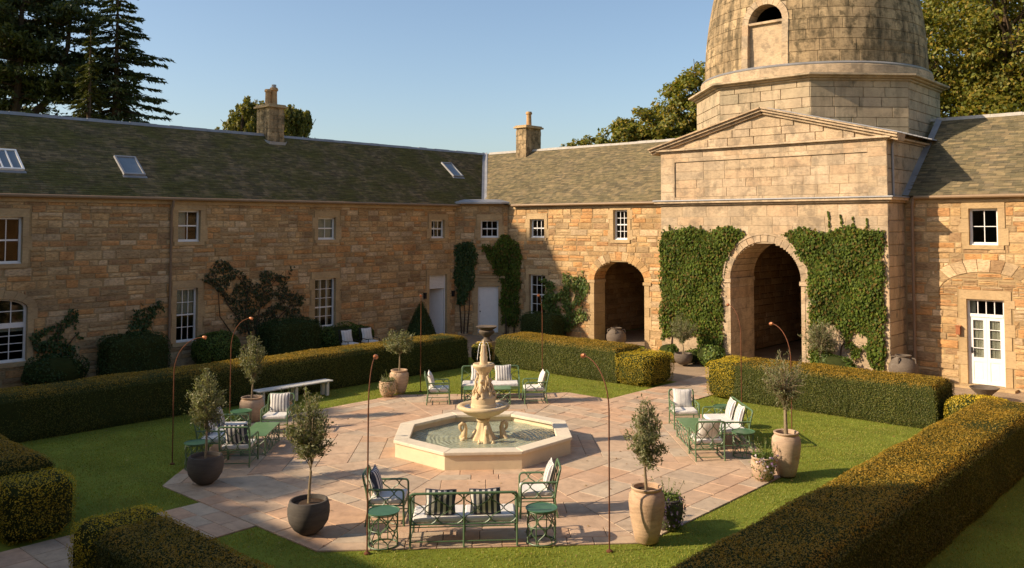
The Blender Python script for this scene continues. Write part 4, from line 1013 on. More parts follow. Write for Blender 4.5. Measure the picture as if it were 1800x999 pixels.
# ------------------------------------------------------------ hedges
H1 = 1.08
block('long dark yew hedge along the shaded stone wing behind the white bench', -9.75, -8.3, -7.6, 7.6, H1)
block('yew hedge between the stone urn and the golden cube near the carriage arch', -7.8, -2.35, 8.3, 9.85, H1)
block('yew hedge in front of the ivy-clad gatehouse, left of the french doors', 1.55, 7.3, 8.3, 9.85, H1)
block('long yew hedge at the lower right, half in shadow with an orange lit top', 8.35, 9.8, -7.6, 7.7, H1, L=.03, dens=2600)
block('dark yew hedge at the left edge, ending behind the shaded golden cube', -7.6, -2.05, -9.4, -8.2, H1)
block('yew hedge in the bottom foreground with a golden end beside the path', 2.2, 7.6, -9.4, -8.3, H1, L=.03, dens=2600)
gd = 'golden yew ends of the hedges'
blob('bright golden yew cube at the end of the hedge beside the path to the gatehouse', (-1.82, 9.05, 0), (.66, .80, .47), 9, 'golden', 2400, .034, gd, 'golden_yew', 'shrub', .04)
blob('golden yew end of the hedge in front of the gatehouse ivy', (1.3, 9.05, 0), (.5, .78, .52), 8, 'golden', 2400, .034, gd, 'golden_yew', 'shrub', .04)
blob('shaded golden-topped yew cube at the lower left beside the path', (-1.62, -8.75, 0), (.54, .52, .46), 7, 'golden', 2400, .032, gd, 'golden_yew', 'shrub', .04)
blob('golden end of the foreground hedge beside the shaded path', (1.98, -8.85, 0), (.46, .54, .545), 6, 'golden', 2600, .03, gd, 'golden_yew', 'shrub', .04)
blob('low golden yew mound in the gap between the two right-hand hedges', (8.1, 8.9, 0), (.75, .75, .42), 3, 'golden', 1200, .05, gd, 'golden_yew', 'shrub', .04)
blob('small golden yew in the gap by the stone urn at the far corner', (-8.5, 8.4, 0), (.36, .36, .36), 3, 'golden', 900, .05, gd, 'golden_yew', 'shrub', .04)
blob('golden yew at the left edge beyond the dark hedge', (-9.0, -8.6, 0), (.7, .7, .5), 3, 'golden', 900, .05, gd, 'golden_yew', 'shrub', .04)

# ------------------------------------------------------------ shrubs along the walls
blob('dark clipped box block against the shaded wall left of the downpipe', (-14.75, -1.35, 0), (.62, 1.0, .72), 6, 'box', 700, .06)
blob('round bright green bush under the shaded sash window', (-14.7, 1.5, 0), (.72, .78, .62), 2.3, 'laurel', 900, .07, None, 'round_bush')
blob('large dark box block below the climbing rose', (-14.7, 4.4, 0), (.7, 1.1, .72), 6, 'box', 700, .06)
blob('low spreading green shrub behind the two white cushions', (-14.8, 6.9, 0), (.6, 1.4, .5), 2.3, 'laurel', 700, .08, None, 'spreading_shrub', 'shrub', .14)
blob('small dark cone topiary beside the white back door', (-14.5, 10.7, 0), (.74, .74, .88), 2, 'box', 900, .05, None, 'cone_topiary', 'topiary', .02, 1)
blob('clipped box block under the sunny sash window in the corner', (-11.0, 14.6, 0), (.95, .6, .58), 6, 'box', 800, .055)
blob('tall clipped yew at the right edge beside the french doors', (10.0, 13.2, 0), (1.0, .9, .85), 5, 'box', 800, .06)
blob('leafy bush at the foot of the large arched window', (-14.9, -3.7, 0), (.5, .9, .48), 2.2, 'box', 600, .08, None, 'leafy_bush', 'shrub', .15)
for i, (x, y, r, h, lb) in enumerate(((-3.7, 13.35, .4, .3, 'low green plant at the tower foot left of the potted olive'), (-1.9, 13.3, .55, .36, 'strappy green plant at the tower foot beside the archway'), (2.6, 13.3, .7, .4, 'leafy plant under the right-hand ivy'), (-2.75, 13.5, .3, .22, 'small plant behind the grey potted olive'))):
    blob(lb, (x, y, 0), (r, .3, h), 2.2, 'laurel', 500, .12, 'plants at the foot of the gatehouse', 'border_plant', 'plant', .12)

# ------------------------------------------------------------ climbers
def climber(label, fr, pts_fn, n, mt, size, name='ivy', stems=(), thick=.16, loc=(0, 0, 0), bark='darkbark', spikes=()):
    o = thing(name, label, 'climber'); o.matrix_world = fr @ Matrix.Translation(loc)
    P = pts_fn(n); m = len(P); d = -.03-thick*NR.uniform(0, 1, m)**1.4*(.65+.5*np.sin(P[:, 0]*3.7+1)*np.sin(P[:, 1]*3.1)); Q = np.stack([P[:, 0]-loc[0], d, P[:, 1]-loc[2]], 1)
    for (x, z0, z1) in spikes:
        k = int((z1-z0)*48); zz = NR.uniform(z0, z1, k); Q = np.concatenate([Q, np.stack([x+.035*NR.normal(size=k)*(1-(zz-z0)/(z1-z0))+.02*np.sin(zz*9)-loc[0], np.full(k, -.04), zz-loc[2]], 1)])
    N = np.tile(np.array((0., -1., .35)), (len(Q), 1)); al = np.tile(np.array((0., -.35, -1.)), (len(Q), 1))
    leaf_obj('foliage', leaf_arrays(Q, N, size, .75, .55, al), M[mt], o)
    if stems:
        b = MB()
        for s in stems: b.tube([(x-loc[0], -.05+.02*math.sin(i*2.1), z-loc[2]) for i, (x, z) in enumerate(s)], [.035*(1-.75*i/(len(s)-1)) for i in range(len(s))], 5)
        b.obj('stems', M[bark], o)
    return o
def poly_pts(poly, holes=(), rag=.12):
    poly = np.array(poly)
    def fn(n):
        lo, hi = poly.min(0)-.2, poly.max(0)+.2; P = NR.uniform(0, 1, (n*3, 2))*(hi-lo)+lo; q = P+rag*np.stack([np.sin(P[:, 1]*5.1+np.sin(P[:, 0]*3)), np.sin(P[:, 0]*4.3+2*np.sin(P[:, 1]*2.1))], 1)+.05*NR.normal(size=P.shape)
        ins = np.zeros(len(P), bool); j = len(poly)-1
        for i in range(len(poly)):
            a, b = poly[i], poly[j]; c = ((a[1] > q[:, 1]) != (b[1] > q[:, 1])) & (q[:, 0] < (b[0]-a[0])*(q[:, 1]-a[1])/(b[1]-a[1]+1e-12)+a[0]); ins ^= c; j = i
        for hx, hz, hr in holes: ins &= ((q[:, 0]-hx)**2+(q[:, 1]-hz)**2 > hr*hr)
        return P[ins][:n]
    return fn
TF = Matrix.Translation((TX, TY, 0))
climber('dense green creeper covering the gatehouse wall left of the archway', TF, poly_pts([(-4.26, .75), (-4.26, 4.72), (-3.3, 4.86), (-2.2, 4.78), (-1.3, 4.9), (-.75, 4.74), (-1.2, 4.25), (-1.62, 3.5), (-1.7, 2.9), (-1.66, .35), (-2.5, .3), (-2.75, 1.0), (-3.5, .9)], [(-3.3, .8, .35)], .035), 15000, 'ivy', .095, 'creeper', [[(-3.9, 0), (-3.8, .8), (-3.9, 2)], [(-2, 0), (-2.1, 1), (-1.9, 2.5)]], .18, (-3, 0, 0), spikes=((-3.9, 4.7, 4.98), (-3.0, 4.8, 5.05), (-2.55, 4.8, 5.0)))
climber('dense green creeper covering the gatehouse wall right of the archway', TF, poly_pts([(1.7, .4), (1.68, 3.0), (1.6, 3.55), (1.2, 4.2), (.7, 4.72), (1.4, 4.86), (2.2, 4.72), (3.1, 4.9), (4.12, 4.76), (4.1, .4), (3.75, .45), (3.5, 1.1), (3.1, .6), (2.8, 1.6), (2.3, 1.5), (2.2, .5)], [(3.3, 1.3, .3), (2.35, 1.55, .25)], .035), 15500, 'ivy', .095, 'creeper', [[(2.6, 0), (2.7, 1), (3.1, 1.7), (3.0, 2.6)], [(3.9, 0), (3.85, 1.5), (3.9, 3)]], .18, (3, 0, 0), spikes=((2.35, 4.75, 5.45), (2.75, 4.75, 5.35), (3.15, 4.8, 5.25), (3.6, 4.75, 5.2), (1.3, 4.8, 5.0)))
climber('dark ivy hanging on the shaded wall beside the plain white door', MC, poly_pts([(-1.25, 4.1), (-.35, 4.15), (-.32, 3.0), (-.45, 2.3), (-.7, 1.5), (-1.0, 1.3), (-1.25, 2.2)], (), .06), 2600, 'box', .10, 'ivy', [[(-.85, 0), (-.8, 1), (-.9, 2.2)], [(-.7, 0), (-.6, 1.2), (-.55, 2.6)], [(-.95, 0), (-1.05, 1.4), (-1.0, 2.6)]], .16, (-.8, 0, 0))
climber('ivy spilling down the inner corner right of the plain white door', MC, poly_pts([(.0, 4.15), (.5, 3.9), (.85, 4.5), (1.2, 4.4), (1.2, .6), (.9, .3), (.86, 2.6), (.3, 3.3)], (), .06), 3000, 'ivy', .10, 'ivy', [[(1.1, 0), (1.05, 2), (1.1, 4)]], .15, (1.1, 0, 0))
climber('narrow dark ivy column on the corner of the sunny wing', MN, poly_pts([(-13.75, 4.3), (-13.1, 4.2), (-12.95, 3.2), (-13.05, 2.2), (-13.1, .5), (-13.75, .3)], (), .06), 2600, 'ivy', .10, 'ivy', [[(-13.4, 0), (-13.35, 2), (-13.3, 3.8)]], .15, (-13.4, 0, 0))
climber('loose climbing rose beside the carriage arch', MN, poly_pts([(-11.6, 2.4), (-11.2, 2.6), (-10.9, 2.1), (-10.3, 2.2), (-10.2, 2.8), (-9.2, 2.9), (-9.15, 2.0), (-9.3, 1.0), (-9.8, .5), (-11.3, .6), (-11.5, 1.4)], [(-10.7, 2.45, .25), (-10.0, 1.9, .22), (-9.5, 1.5, .2), (-10.5, 1.3, .22)], .16), 2300, 'laurel', .10, 'climbing_rose', [[(-10.4, 0), (-10.3, .9), (-9.8, 1.8), (-9.4, 2.7)], [(-10.4, 0), (-10.6, 1), (-11.1, 1.9), (-11.3, 2.4)], [(-10.35, 0), (-10.1, 1.2), (-10.1, 2.6)]], .22, (-10.4, 0, 0))
climber('sprawling brown-stemmed climbing rose between the two shaded sash windows', MW, poly_pts([(1.5, 3.6), (2.6, 3.35), (3.6, 3.0), (4.7, 3.3), (4.9, 2.7), (5.4, 2.2), (5.6, 1.2), (5.0, 1.0), (3.6, .9), (2.9, 1.1), (2.5, 1.6), (2.2, 2.2), (1.9, 2.9), (1.5, 2.9)], [(2.6, 2.75, .2), (3.9, 2.0, .2), (4.4, 2.5, .2), (4.6, 1.6, .2)], .22), 3200, 'rose', .085, 'climbing_rose', [[(3.3, 0), (3.2, 1), (2.3, 2.1), (1.7, 3.4)], [(3.3, 0), (3.5, 1.3), (3.7, 2.4), (4.6, 3.2)], [(3.35, 0), (4.1, 1.2), (4.9, 1.9), (5.4, 1.9)], [(3.2, 0), (2.6, .9), (2.0, 1.7), (1.9, 2.9)], [(3.6, 0), (4.4, .9), (5.3, 1.2)], [(3.3, .5), (3.0, 1.6), (3.1, 2.6), (2.6, 3.2)]], .12, (3.4, 0, 0))
climber('thin wall shrub on the shaded wall above the dark box block', MW, poly_pts([(-1.2, 2.1), (-.9, 2.4), (-.2, 2.3), (-.3, 1.6), (-.6, 1.3), (-1.1, 1.4)], (), .15), 420, 'box', .09, 'wall_shrub', [[(-.8, 0), (-.75, 1), (-.6, 2)]], .1, (-.8, 0, 0))
climber('straggly wall shrub right of the large arched window', MW, poly_pts([(-4.0, 1.9), (-3.2, 2.2), (-2.7, 1.6), (-3.1, 1.2), (-2.9, .5), (-4.1, .5)], [(-3.6, 1.6, .2), (-3.0, 1.5, .2)], .2), 700, 'box', .10, 'wall_shrub', [[(-3.5, 0), (-3.5, 1), (-3.3, 2)], [(-3.4, 0), (-3.1, 1.2), (-2.8, 1.6)]], .12, (-3.5, 0, 0))

# ------------------------------------------------------------ trees beyond the roofs
def broad_tree(label, base, h, crown, n_clump, per, mt, L=.26, name='broadleaf_tree', group='trees beyond the roofs', lobes=9, seed=1, lean=0, bark='darkbark', droop=0):
    R = np.random.RandomState(seed); o = thing(name, label, 'tree', base, 0, group); rx, rz, zc = crown; b = MB(); r0 = h*.022
    top = (lean*h*.3, 0, zc+rz*.5); trunk = [(0, 0, -.1), (.05*h*.2, 0, h*.2), (lean*h*.15, 0, h*.45), top]
    b.tube(trunk, [r0*1.3, r0, r0*.8, r0*.25], 8)
    LC = unit(R.normal(size=(lobes, 3)))*np.array((rx*.62, rx*.62, rz*.62))*R.uniform(.6, 1.1, (lobes, 1))+np.array((lean*h*.2, 0, zc)); LR = R.uniform(.42, .62, lobes)*min(rx, rz)
    for c, q in zip(LC, LR):
        s = R.uniform(.25, .6); p0 = Vector(trunk[1]).lerp(Vector(trunk[3]), s); mid = p0.lerp(Vector(c), .5)+Vector((0, 0, -.06*h*.3)); b.tube([p0, mid, Vector(c)], [r0*.5, r0*.32, r0*.12], 6)
        for k in range(4):
            e = Vector(c)+Vector(R.normal(size=3))*q*.6; b.tube([mid.lerp(Vector(c), .4), e], [r0*.16, r0*.05], 4)
    b.obj('trunk', M[bark], o, True)
    li = R.randint(0, lobes, n_clump); C = LC[li]+unit(R.normal(size=(n_clump, 3)))*(LR[li]*R.uniform(.55, 1.05, n_clump)**.6)[:, None]*np.array((1, 1, .85))
    cr = R.uniform(.35, .75, n_clump)*min(rx, rz)*.2
    D = unit(R.normal(size=(n_clump*per, 3))); ci = np.repeat(np.arange(n_clump), per); P = C[ci]+D*(cr[ci]*R.uniform(.2, 1, len(ci))**.5)[:, None]*np.array((1.15, 1.15, .7))
    if droop: P[:, 2] -= droop*R.uniform(0, 1, len(ci))**2*cr[ci]*3; P[:, :2] = C[ci][:, :2]+(P[:, :2]-C[ci][:, :2])*.6
    N = unit(D*.6+unit(P-np.array((0, 0, zc)))*.6+np.array((0, 0, .5)))
    leaf_obj('crown', leaf_arrays(P, N, L, .62, .6, np.tile((0., 0., -1.), (len(P), 1)) if droop else None), M[mt], o); return o
GT = 'trees beyond the roofs'
broad_tree('large autumn-tinged tree filling the sky right of the dome', (2.6, 34.5, 0), 21, (7.4, 6.8, 14.0), 1300, 70, 'broadleaf', .20, seed=4, lobes=22)
broad_tree('leafy tree behind the ridge close to the left of the dome', (-17.6, 39.5, 0), 17, (4.2, 4.6, 11.6), 420, 55, 'broadleaf', .26, seed=5, lobes=12)
broad_tree('rounded tree sloping down behind the sunny ridge', (-21.3, 37.2, 0), 14.5, (3.6, 3.6, 10.0), 380, 55, 'broadleaf', .25, seed=6, lobes=12)
broad_tree('low tree with thin twigs behind the sunny ridge, farthest from the dome', (-24.6, 35.0, 0), 12.5, (2.8, 2.6, 9.3), 260, 50, 'broadleaf', .2, seed=17, lobes=9)
broad_tree('sliver of a tree just behind the chimney of the sunny wing', (-25.4, 31.2, 0), 10.6, (1.6, 1.5, 8.8), 150, 40, 'broadleaf', .22, seed=14, lobes=6)
broad_tree('yellow-green birch behind the left side of the tall chimney', (-39.6, 16.6, 0), 14.6, (2.1, 2.7, 11.3), 260, 45, 'birch', .20, 'birch_tree', seed=9, lobes=10, droop=1.0)
broad_tree('yellow-green birch with drooping sprays right of the tall chimney', (-38.1, 19.5, 0), 15.0, (1.8, 2.9, 11.7), 260, 45, 'birch', .20, 'birch_tree', seed=12, lobes=9, droop=1.0)

def spruce(label, base, h, rad, mt, levels=34, seed=1, droop=.25, per=60, L=.42, name='spruce_tree', z0=.12, up=.0):
    R = np.random.RandomState(seed); o = thing(name, label, 'tree', base, 0, GT); b = MB(); b.tube([(0, 0, -.1), (0, 0, h*.5), (0, 0, h)], [h*.018, h*.011, .02], 7); Pp, Nn, Al = [], [], []
    for i in range(levels):
        f = z0+(1-z0)*(i/levels)**.9; z = h*f; rr = rad*(1-f)**.8*(.85+.3*R.rand()); nb = max(4, int(9*(1-f)+4))
        for k in range(nb):
            a = R.uniform(0, 2*PI); l = rr*R.uniform(.55, 1.15)+.15; ca, sa = math.cos(a), math.sin(a)
            pt = lambda s: (ca*l*s, sa*l*s, z-droop*l*(s**1.2)+(.30*droop+up)*l*max(0, s-.5)**1.5*2.2)
            b.tube([pt(0), pt(.5), pt(1)], [.05*l**.5*.6, .03*l**.5*.6, .008], 4, False)
            n = int(per*l/rad*1.6)+10; s = R.uniform(.12, 1.02, n)**.8; w = R.normal(size=n)*.13*l*(1.08-s)**.6; hang = -R.uniform(0, .32, n)*(.35+.3*l)*.7
            Q = np.array([pt(v) for v in s]); Q[:, 0] += -sa*w; Q[:, 1] += ca*w; Q[:, 2] += hang*np.abs(1.1-s)
            Pp.append(Q); Nn.append(np.tile((0., 0., 1.), (n, 1))); Al.append(np.stack([ca-sa*np.sign(w)*.7, sa+ca*np.sign(w)*.7, np.full(n, -.35)], 1))
    b.obj('trunk', M['darkbark'], o, True); leaf_obj('crown', leaf_arrays(np.concatenate(Pp), np.concatenate(Nn), L, .28, .5, np.concatenate(Al)), M[mt], o); return o
spruce('tall dark spruce with drooping boughs above the shaded roof', (-37.6, 7.4, 0), 19.8, 7.4, 'conifer', 50, 3, .24, 120, .44)
spruce('short yellow-green conifer in front of the dark spruce', (-34.4, 4.7, 0), 15.4, 2.6, 'goldconifer', 44, 5, .75, 70, .34, 'weeping_conifer', .1)
def cedar(label, base, h, seed=2):
    R = np.random.RandomState(seed); o = thing('pine_tree', label, 'tree', base, 0, GT); b = MB(); Pp = []; Al = []
    stems = [[(0, 0, -.1), (.1, 0, h*.4), (.3, .2, h*.7), (.2, .3, h*.97)], [(0, 0, h*.42), (-.9, .5, h*.55), (-1.3, .6, h*.75), (-1.5, .5, h*.92)], [(0, 0, h*.5), (.9, 1.6, h*.6), (1.2, 2.4, h*.75), (1.1, 2.6, h*.9)], [(0, 0, h*.45), (.4, -1.6, h*.58), (.6, -2.3, h*.78), (.5, -2.4, h*.95)]]
    for s in stems: b.tube(s, [.42, .3, .2, .05] if s is stems[0] else [.24, .2, .14, .04], 7)
    for s in stems:
        for _ in range(64):
            f = R.uniform(.35, 1)*3 if s is not stems[0] else R.uniform(1.3, 3); i = min(2, int(f)); p = Vector(s[i]).lerp(Vector(s[i+1]), f-i); a = R.uniform(0, 2*PI); l = R.uniform(.8, 2.9)*(1.15-.25*f/3); e = p+Vector((math.cos(a)*l, math.sin(a)*l, R.uniform(-.25, .5)*l*.5))
            b.tube([p, p.lerp(e, .5)+Vector((0, 0, -.06*l)), e], [.06, .035, .012], 4, False)
            n = 150; t = R.uniform(.3, 1.08, n)[:, None]; Q = np.array(p)*(1-t)+np.array(e)*t+R.normal(size=(n, 3))*np.array((.24, .24, .10))*l*.55; Pp.append(Q); Al.append(R.normal(size=(n, 3))+np.array((math.cos(a), math.sin(a), .4)))
    b.obj('trunk', M['darkbark'], o, True); P = np.concatenate(Pp); leaf_obj('crown', leaf_arrays(P, np.tile((0., 0., 1.), (len(P), 1)), .36, .34, .8, np.concatenate(Al)), M['conifer'], o)
cedar('large dark many-stemmed pine at the top left above the shaded roof', (-41.2, 3.2, 0), 20.5)
# woodland out of view to the south-west: it shades the far corner and the near lawn
for i, (x, y, h, s) in enumerate(((-33.5, -10, 23, 21), (-20.0, -30, 17.7, 22), (-24.0, -30.5, 18.6, 23), (-28.0, -30, 19.8, 24), (-32.5, -29.5, 21.2, 25))):
    broad_tree(('tall woodland tree beyond the wing out of view, on its own', 'woodland tree behind the wing at the camera side, nearer the tower', 'woodland tree behind the wing at the camera side, second from the tower', 'woodland tree behind the wing at the camera side, third from the tower', 'woodland tree behind the wing at the camera side, farther from the tower')[i], (x, y, 0), h, (4.4, 5.0, h-5.0) if i == 0 else (4.2, 4.0, h-4.4), 650, 45, 'broadleaf', .42, seed=s, lobes=24)

# ------------------------------------------------------------ wire furniture
def arc_pts(pts, rad=.06, n=4):
    """round the corners of a polyline"""
    P = [Vector(p) for p in pts]; out = [P[0]]
    for a, b, c in zip(P, P[1:], P[2:]):
        r = min(rad, (a-b).length*.45, (c-b).length*.45); p, q = b+(a-b).normalized()*r, b+(c-b).normalized()*r
        for i in range(n+1): t = i/n; out.append(p.lerp(b, t).lerp(b.lerp(q, t), t))
    return out+[P[-1]]
def lattice(m, fn, cols, per, r=.0095, seg=9, ph=0, close=False):
    """ogee net: mirrored waves that touch; fn(s,t)->point"""
    for k in range(cols):
        A = .5/cols; s0 = (k+.5)/cols; sg = 1 if k % 2 else -1; n = max(4, int(seg*per))
        m.tube([fn(s0+sg*A*math.sin(2*PI*per*i/n+ph)*.97, i/n) for i in range(n+1)], r, 4, False)
def seat(name, label, cat, w, d, cols, pads, mid=False, group=None):
    o = thing(name, label, cat, (0, 0, 0), 0, group); mt = M['metal']; x = w/2; yb, yf = d/2-.04, -d/2; zs, za, zt = .34, .60, .84
    for sx in (-1, 1):
        MB().tube([(sx*x, yf, zs-.01), (sx*x, yf-.01, 0)], .019, 7).obj('leg', mt, o, True); MB().tube([(sx*x, yb, zs-.01), (sx*x, yb+.05, 0)], .016, 7).obj('leg', mt, o, True)
    if mid:
        for y, e in ((yf, -.01), (yb, .05)): MB().tube([(0, y, zs-.01), (0, y+e, 0)], .016, 7).obj('leg', mt, o, True)
    f = MB()
    f.tube([(-x, yf, zs), (x, yf, zs), (x, yb, zs), (-x, yb, zs), (-x, yf, zs)], .015, 6); f.tube([(-x, yf, zs-.045), (x, yf, zs-.045)], .009, 5); f.tube([(-x, yb, zs-.045), (x, yb, zs-.045)], .009, 5)
    ns = int(w/.11)
    for i in range(1, ns): f.tube([(-x+w*i/ns, yf, zs), (-x+w*i/ns, yb, zs)], .006, 4)
    f.obj('seat_frame', mt, o, True)
    s = MB()
    for sx in (-1, 1): s.tube([(sx*x, yf, .09), (sx*x, yb+.035, .09)], .01, 5)
    s.tube([(-x, yb+.035, .085), (x, yb+.035, .085)], .01, 5); s.tube([(-x, yf, .085), (x, yf, .085)], .01, 5); s.obj('stretcher', mt, o, True)
    bk = MB(); bk.tube(arc_pts([(-x, yb, zs), (-x, yb+.03, .55), (-x, yb+.10, zt), (x, yb+.10, zt), (x, yb+.03, .55), (x, yb, zs)], .07), .020, 7)
    if mid: bk.tube([(0, yb, zs), (0, yb+.03, .55), (0, yb+.10, zt)], .014, 6)
    bo = bk.obj('back_frame', mt, o, True)
    yv = lambda z: yb+(.03*(z-zs)/.21 if z < .55 else .03+.07*(z-.55)/.29)
    l = MB(); half = [(-x, 0), (0, x)] if mid else [(-x, x)]
    for a, b in half: lattice(l, lambda u, t: (a+.012+(b-a-.024)*u, yv(zs+(zt-zs)*t), zs+(zt-zs)*t), cols, 1.5)
    l.obj('lattice', mt, bo, True)
    for sx in (-1, 1):
        am = MB().tube(arc_pts([(sx*x, yf, zs), (sx*x, yf, za), (sx*x, yb+.03, za), (sx*x, yb+.045, za+.02)], .07), .018, 7).obj('arm', mt, o, True)
        l = MB(); lattice(l, lambda u, t: (sx*x, yf+.02+(yb-yf-.03)*u, zs+(za-zs)*t), 4, 1.0); l.obj('lattice', mt, am, True)
    for k in range(pads):
        a = -x+.02+(w-.04)*k/pads; b = -x+.02+(w-.04)*(k+1)/pads-.006; MB().box(a, b, yf+.0, yb-.01, zs+.012, zs+.105).obj('seat_cushion', M['cush'], o, True, bev=.03)
    return o

def pillow_mesh(name, w, h, t, mt, pinch=.09):
    n = 14; V = []; F = []
    for sd in (-1, 1):
        for i in range(n+1):
            for j in range(n+1):
                u, v = 2*i/n-1, 2*j/n-1; e = (1-abs(u)**2.6)*(1-abs(v)**2.6); k = 1-pinch*(1-abs(u))*abs(v)**3; k2 = 1-pinch*(1-abs(v))*abs(u)**3
                V.append((u*w/2*k2, sd*(t/2*e**.55+.004), v*h/2*k))
    m = (n+1)**2
    for i in range(n):
        for j in range(n):
            a = i*(n+1)+j; F += [(a, a+1, a+n+2, a+n+1)[::-1], (m+a, m+a+1, m+a+n+2, m+a+n+1)]
    me = bpy.data.meshes.new(name); me.from_pydata(V, [], F); me.update(); me.polygons.foreach_set('use_smooth', [True]*len(F)); me.materials.append(mt)
    ed = [(u*w/2*1.01, 0, v*h/2*1.01) for u, v in [(-1+2*i/10, -1) for i in range(11)]+[(1, -1+2*i/10) for i in range(1, 11)]+[(1-2*i/10, 1) for i in range(1, 11)]+[(-1, 1-2*i/10) for i in range(1, 11)]]
    ed = [(x*(1-pinch*(1-abs(z)/(h/2))*(abs(x) > w/2*.99)), 0, z*(1-pinch*(1-abs(x)/(w/2))*(abs(z) > h/2*.99))) for x, _, z in ed]
    return me, MB().tube(ed, .009, 5).mesh('piping')
PM = {k: pillow_mesh('pillow', .47, .45, .15, M[k]) for k in ('pillow_dark', 'pillow_grey', 'pillow_fine')}
for k in PM: PM[k][1].materials.append(M['piping' if k == 'pillow_dark' else 'cush'])
chair0 = seat('garden_armchair', 'x', 'armchair', .62, .62, 5, 1, False, 'green wire garden armchairs'); sofa0 = seat('garden_sofa', 'x', 'sofa', 1.66, .66, 4, 2, True, 'green wire garden sofas')
used = set()
def put(root, loc, rz, label, tagname):
    o = root if tagname not in used else copy_tree(root); used.add(tagname); o.location = loc; o.rotation_euler = (0, 0, rz); o['label'] = label; return o
def pillow(seat_loc, rz, dx, d, kind, label, roll=0, dz=0):
    me, pi = PM[kind]; o = link('pillow', me); tag(o, label, 'pillow', 'scatter pillows on the garden seats'); q = link('piping', pi, None, o)
    M_ = Matrix.Translation(seat_loc) @ Matrix.Rotation(rz, 4, 'Z') @ Matrix.Translation((dx, d/2-.115, .34+.10+.215+dz)) @ Matrix.Rotation(-.28, 4, 'X') @ Matrix.Rotation(roll, 4, 'Y'); o.matrix_world = M_; return o

def stool_build(name, label):
    o = thing(name, label, 'side table', (0, 0, 0), 0, 'round green wire side tables'); R, h = .235, .53; mt = M['metal']
    tp = MB().lathe([(.0, h-.012), (R+.012, h-.012), (R+.02, h-.004), (R+.02, h+.008), (R+.008, h+.01), (R, h), (0, h)], 36, cap=False).obj('table_top', M['tabletop'], o, True)
    f = MB()
    for z in (.015, .27, h-.03): f.tube([(R*.96*math.cos(a*PI/14), R*.96*math.sin(a*PI/14), z) for a in range(29)], .011 if z < .1 else .008, 6, False)
    f.obj('ring', mt, o, True); l = MB(); n = 12
    for k in range(n):
        for sg in (-1, 1): l.tube([(R*.96*math.cos(2*PI*(k+.5+sg*.5*math.sin(2*PI*i/16*1.0+.8))/n), R*.96*math.sin(2*PI*(k+.5+sg*.5*math.sin(2*PI*i/16*1.0+.8))/n), .015+(h-.045)*i/24) for i in range(25)], .009, 4, False) if (k+(sg > 0)) % 2 else None
    l.obj('lattice', mt, o, True)
    for k in range(4): a = k*PI/2+.4; MB().tube([(R*.96*math.cos(a), R*.96*math.sin(a), 0), (R*.96*math.cos(a), R*.96*math.sin(a), h-.01)], .009, 6).obj('leg', mt, o, True)
    return o
def coffee_build(name, label):
    o = thing(name, label, 'coffee table', (0, 0, 0), 0, 'green wire coffee tables'); a, b, h = .66, .28, .44; mt = M['metal']
    MB().box(-a, a, -b, b, h-.018, h).obj('table_top', M['tabletop2'], o, bev=.006)
    for sx in (-1, 1):
        for sy in (-1, 1): MB().tube([(sx*(a-.02), sy*(b-.02), h-.02), (sx*(a-.02), sy*(b-.02), 0)], .013, 6).obj('leg', mt, o, True)
    l = MB()
    for sy in (-1, 1):
        lattice(l, lambda u, t: (-a+.03+(2*a-.06)*u, sy*(b-.02), .04+(h-.07)*t), 8, 1.5); l.tube([(-a+.02, sy*(b-.02), .04), (a-.02, sy*(b-.02), .04)], .009, 5)
    for sx in (-1, 1):
        lattice(l, lambda u, t: (sx*(a-.02), -b+.03+(2*b-.06)*u, .04+(h-.07)*t), 4, 1.5); l.tube([(sx*(a-.02), -b+.02, .04), (sx*(a-.02), b-.02, .04)], .009, 5)
    l.obj('lattice', mt, o, True); return o
M['tabletop2'] = plain('pale green table top', (.12,.22,.09), .4, .5, 0, .25, 8)
stool0 = stool_build('side_table', 'x'); coffee0 = coffee_build('coffee_table', 'x')

def polar(di, r, s):
    n = Vector((math.cos(di), math.sin(di))); t = Vector((-n.y, n.x)); p = n*r+t*s; return (p.x, p.y, 0)
# groups: direction, sofa (r,s), chairs [(r,s,facing sign along t)], stools, table, pillow kinds and words
SETS = [
 (-PI/4, (5.80, -.30), [(4.82, -1.62, 1, 0), (4.60, .95, -1, 0)], [(5.98, -1.56), (6.0, .92)], None, 'near the camera', ('pillow_dark', 'pillow_dark'), ('pillow_dark', 'pillow_grey'), ('left', 'right')),
 (PI/4, (5.62, .15), [(4.80, -1.28, 1, 0), (4.98, 1.62, -1, 0)], [(5.62, -1.23), (5.9, 1.36)], (4.82, -.08), 'on the sunny right side', ('pillow_grey', 'pillow_grey'), ('pillow_fine', 'pillow_fine'), ('near', 'far')),
 (3*PI/4, (5.62, -.2), [(4.85, -1.45, 1, 0), (4.9, 1.28, -1, 0)], [], (4.75, -.1), 'behind the fountain', ('pillow_grey', 'pillow_grey'), ('pillow_fine', 'pillow_fine'), ('right', 'left')),
 (5*PI/4, (5.78, -.1), [(4.98, -1.75, 1, 0), (5.12, 1.08, -1, 0)], [(5.82, -1.65), (5.88, 1.38)], (4.98, -.15), 'on the shaded left side', ('pillow_dark', 'pillow_dark'), ('pillow_grey', 'pillow_dark'), ('far', 'near')),
]
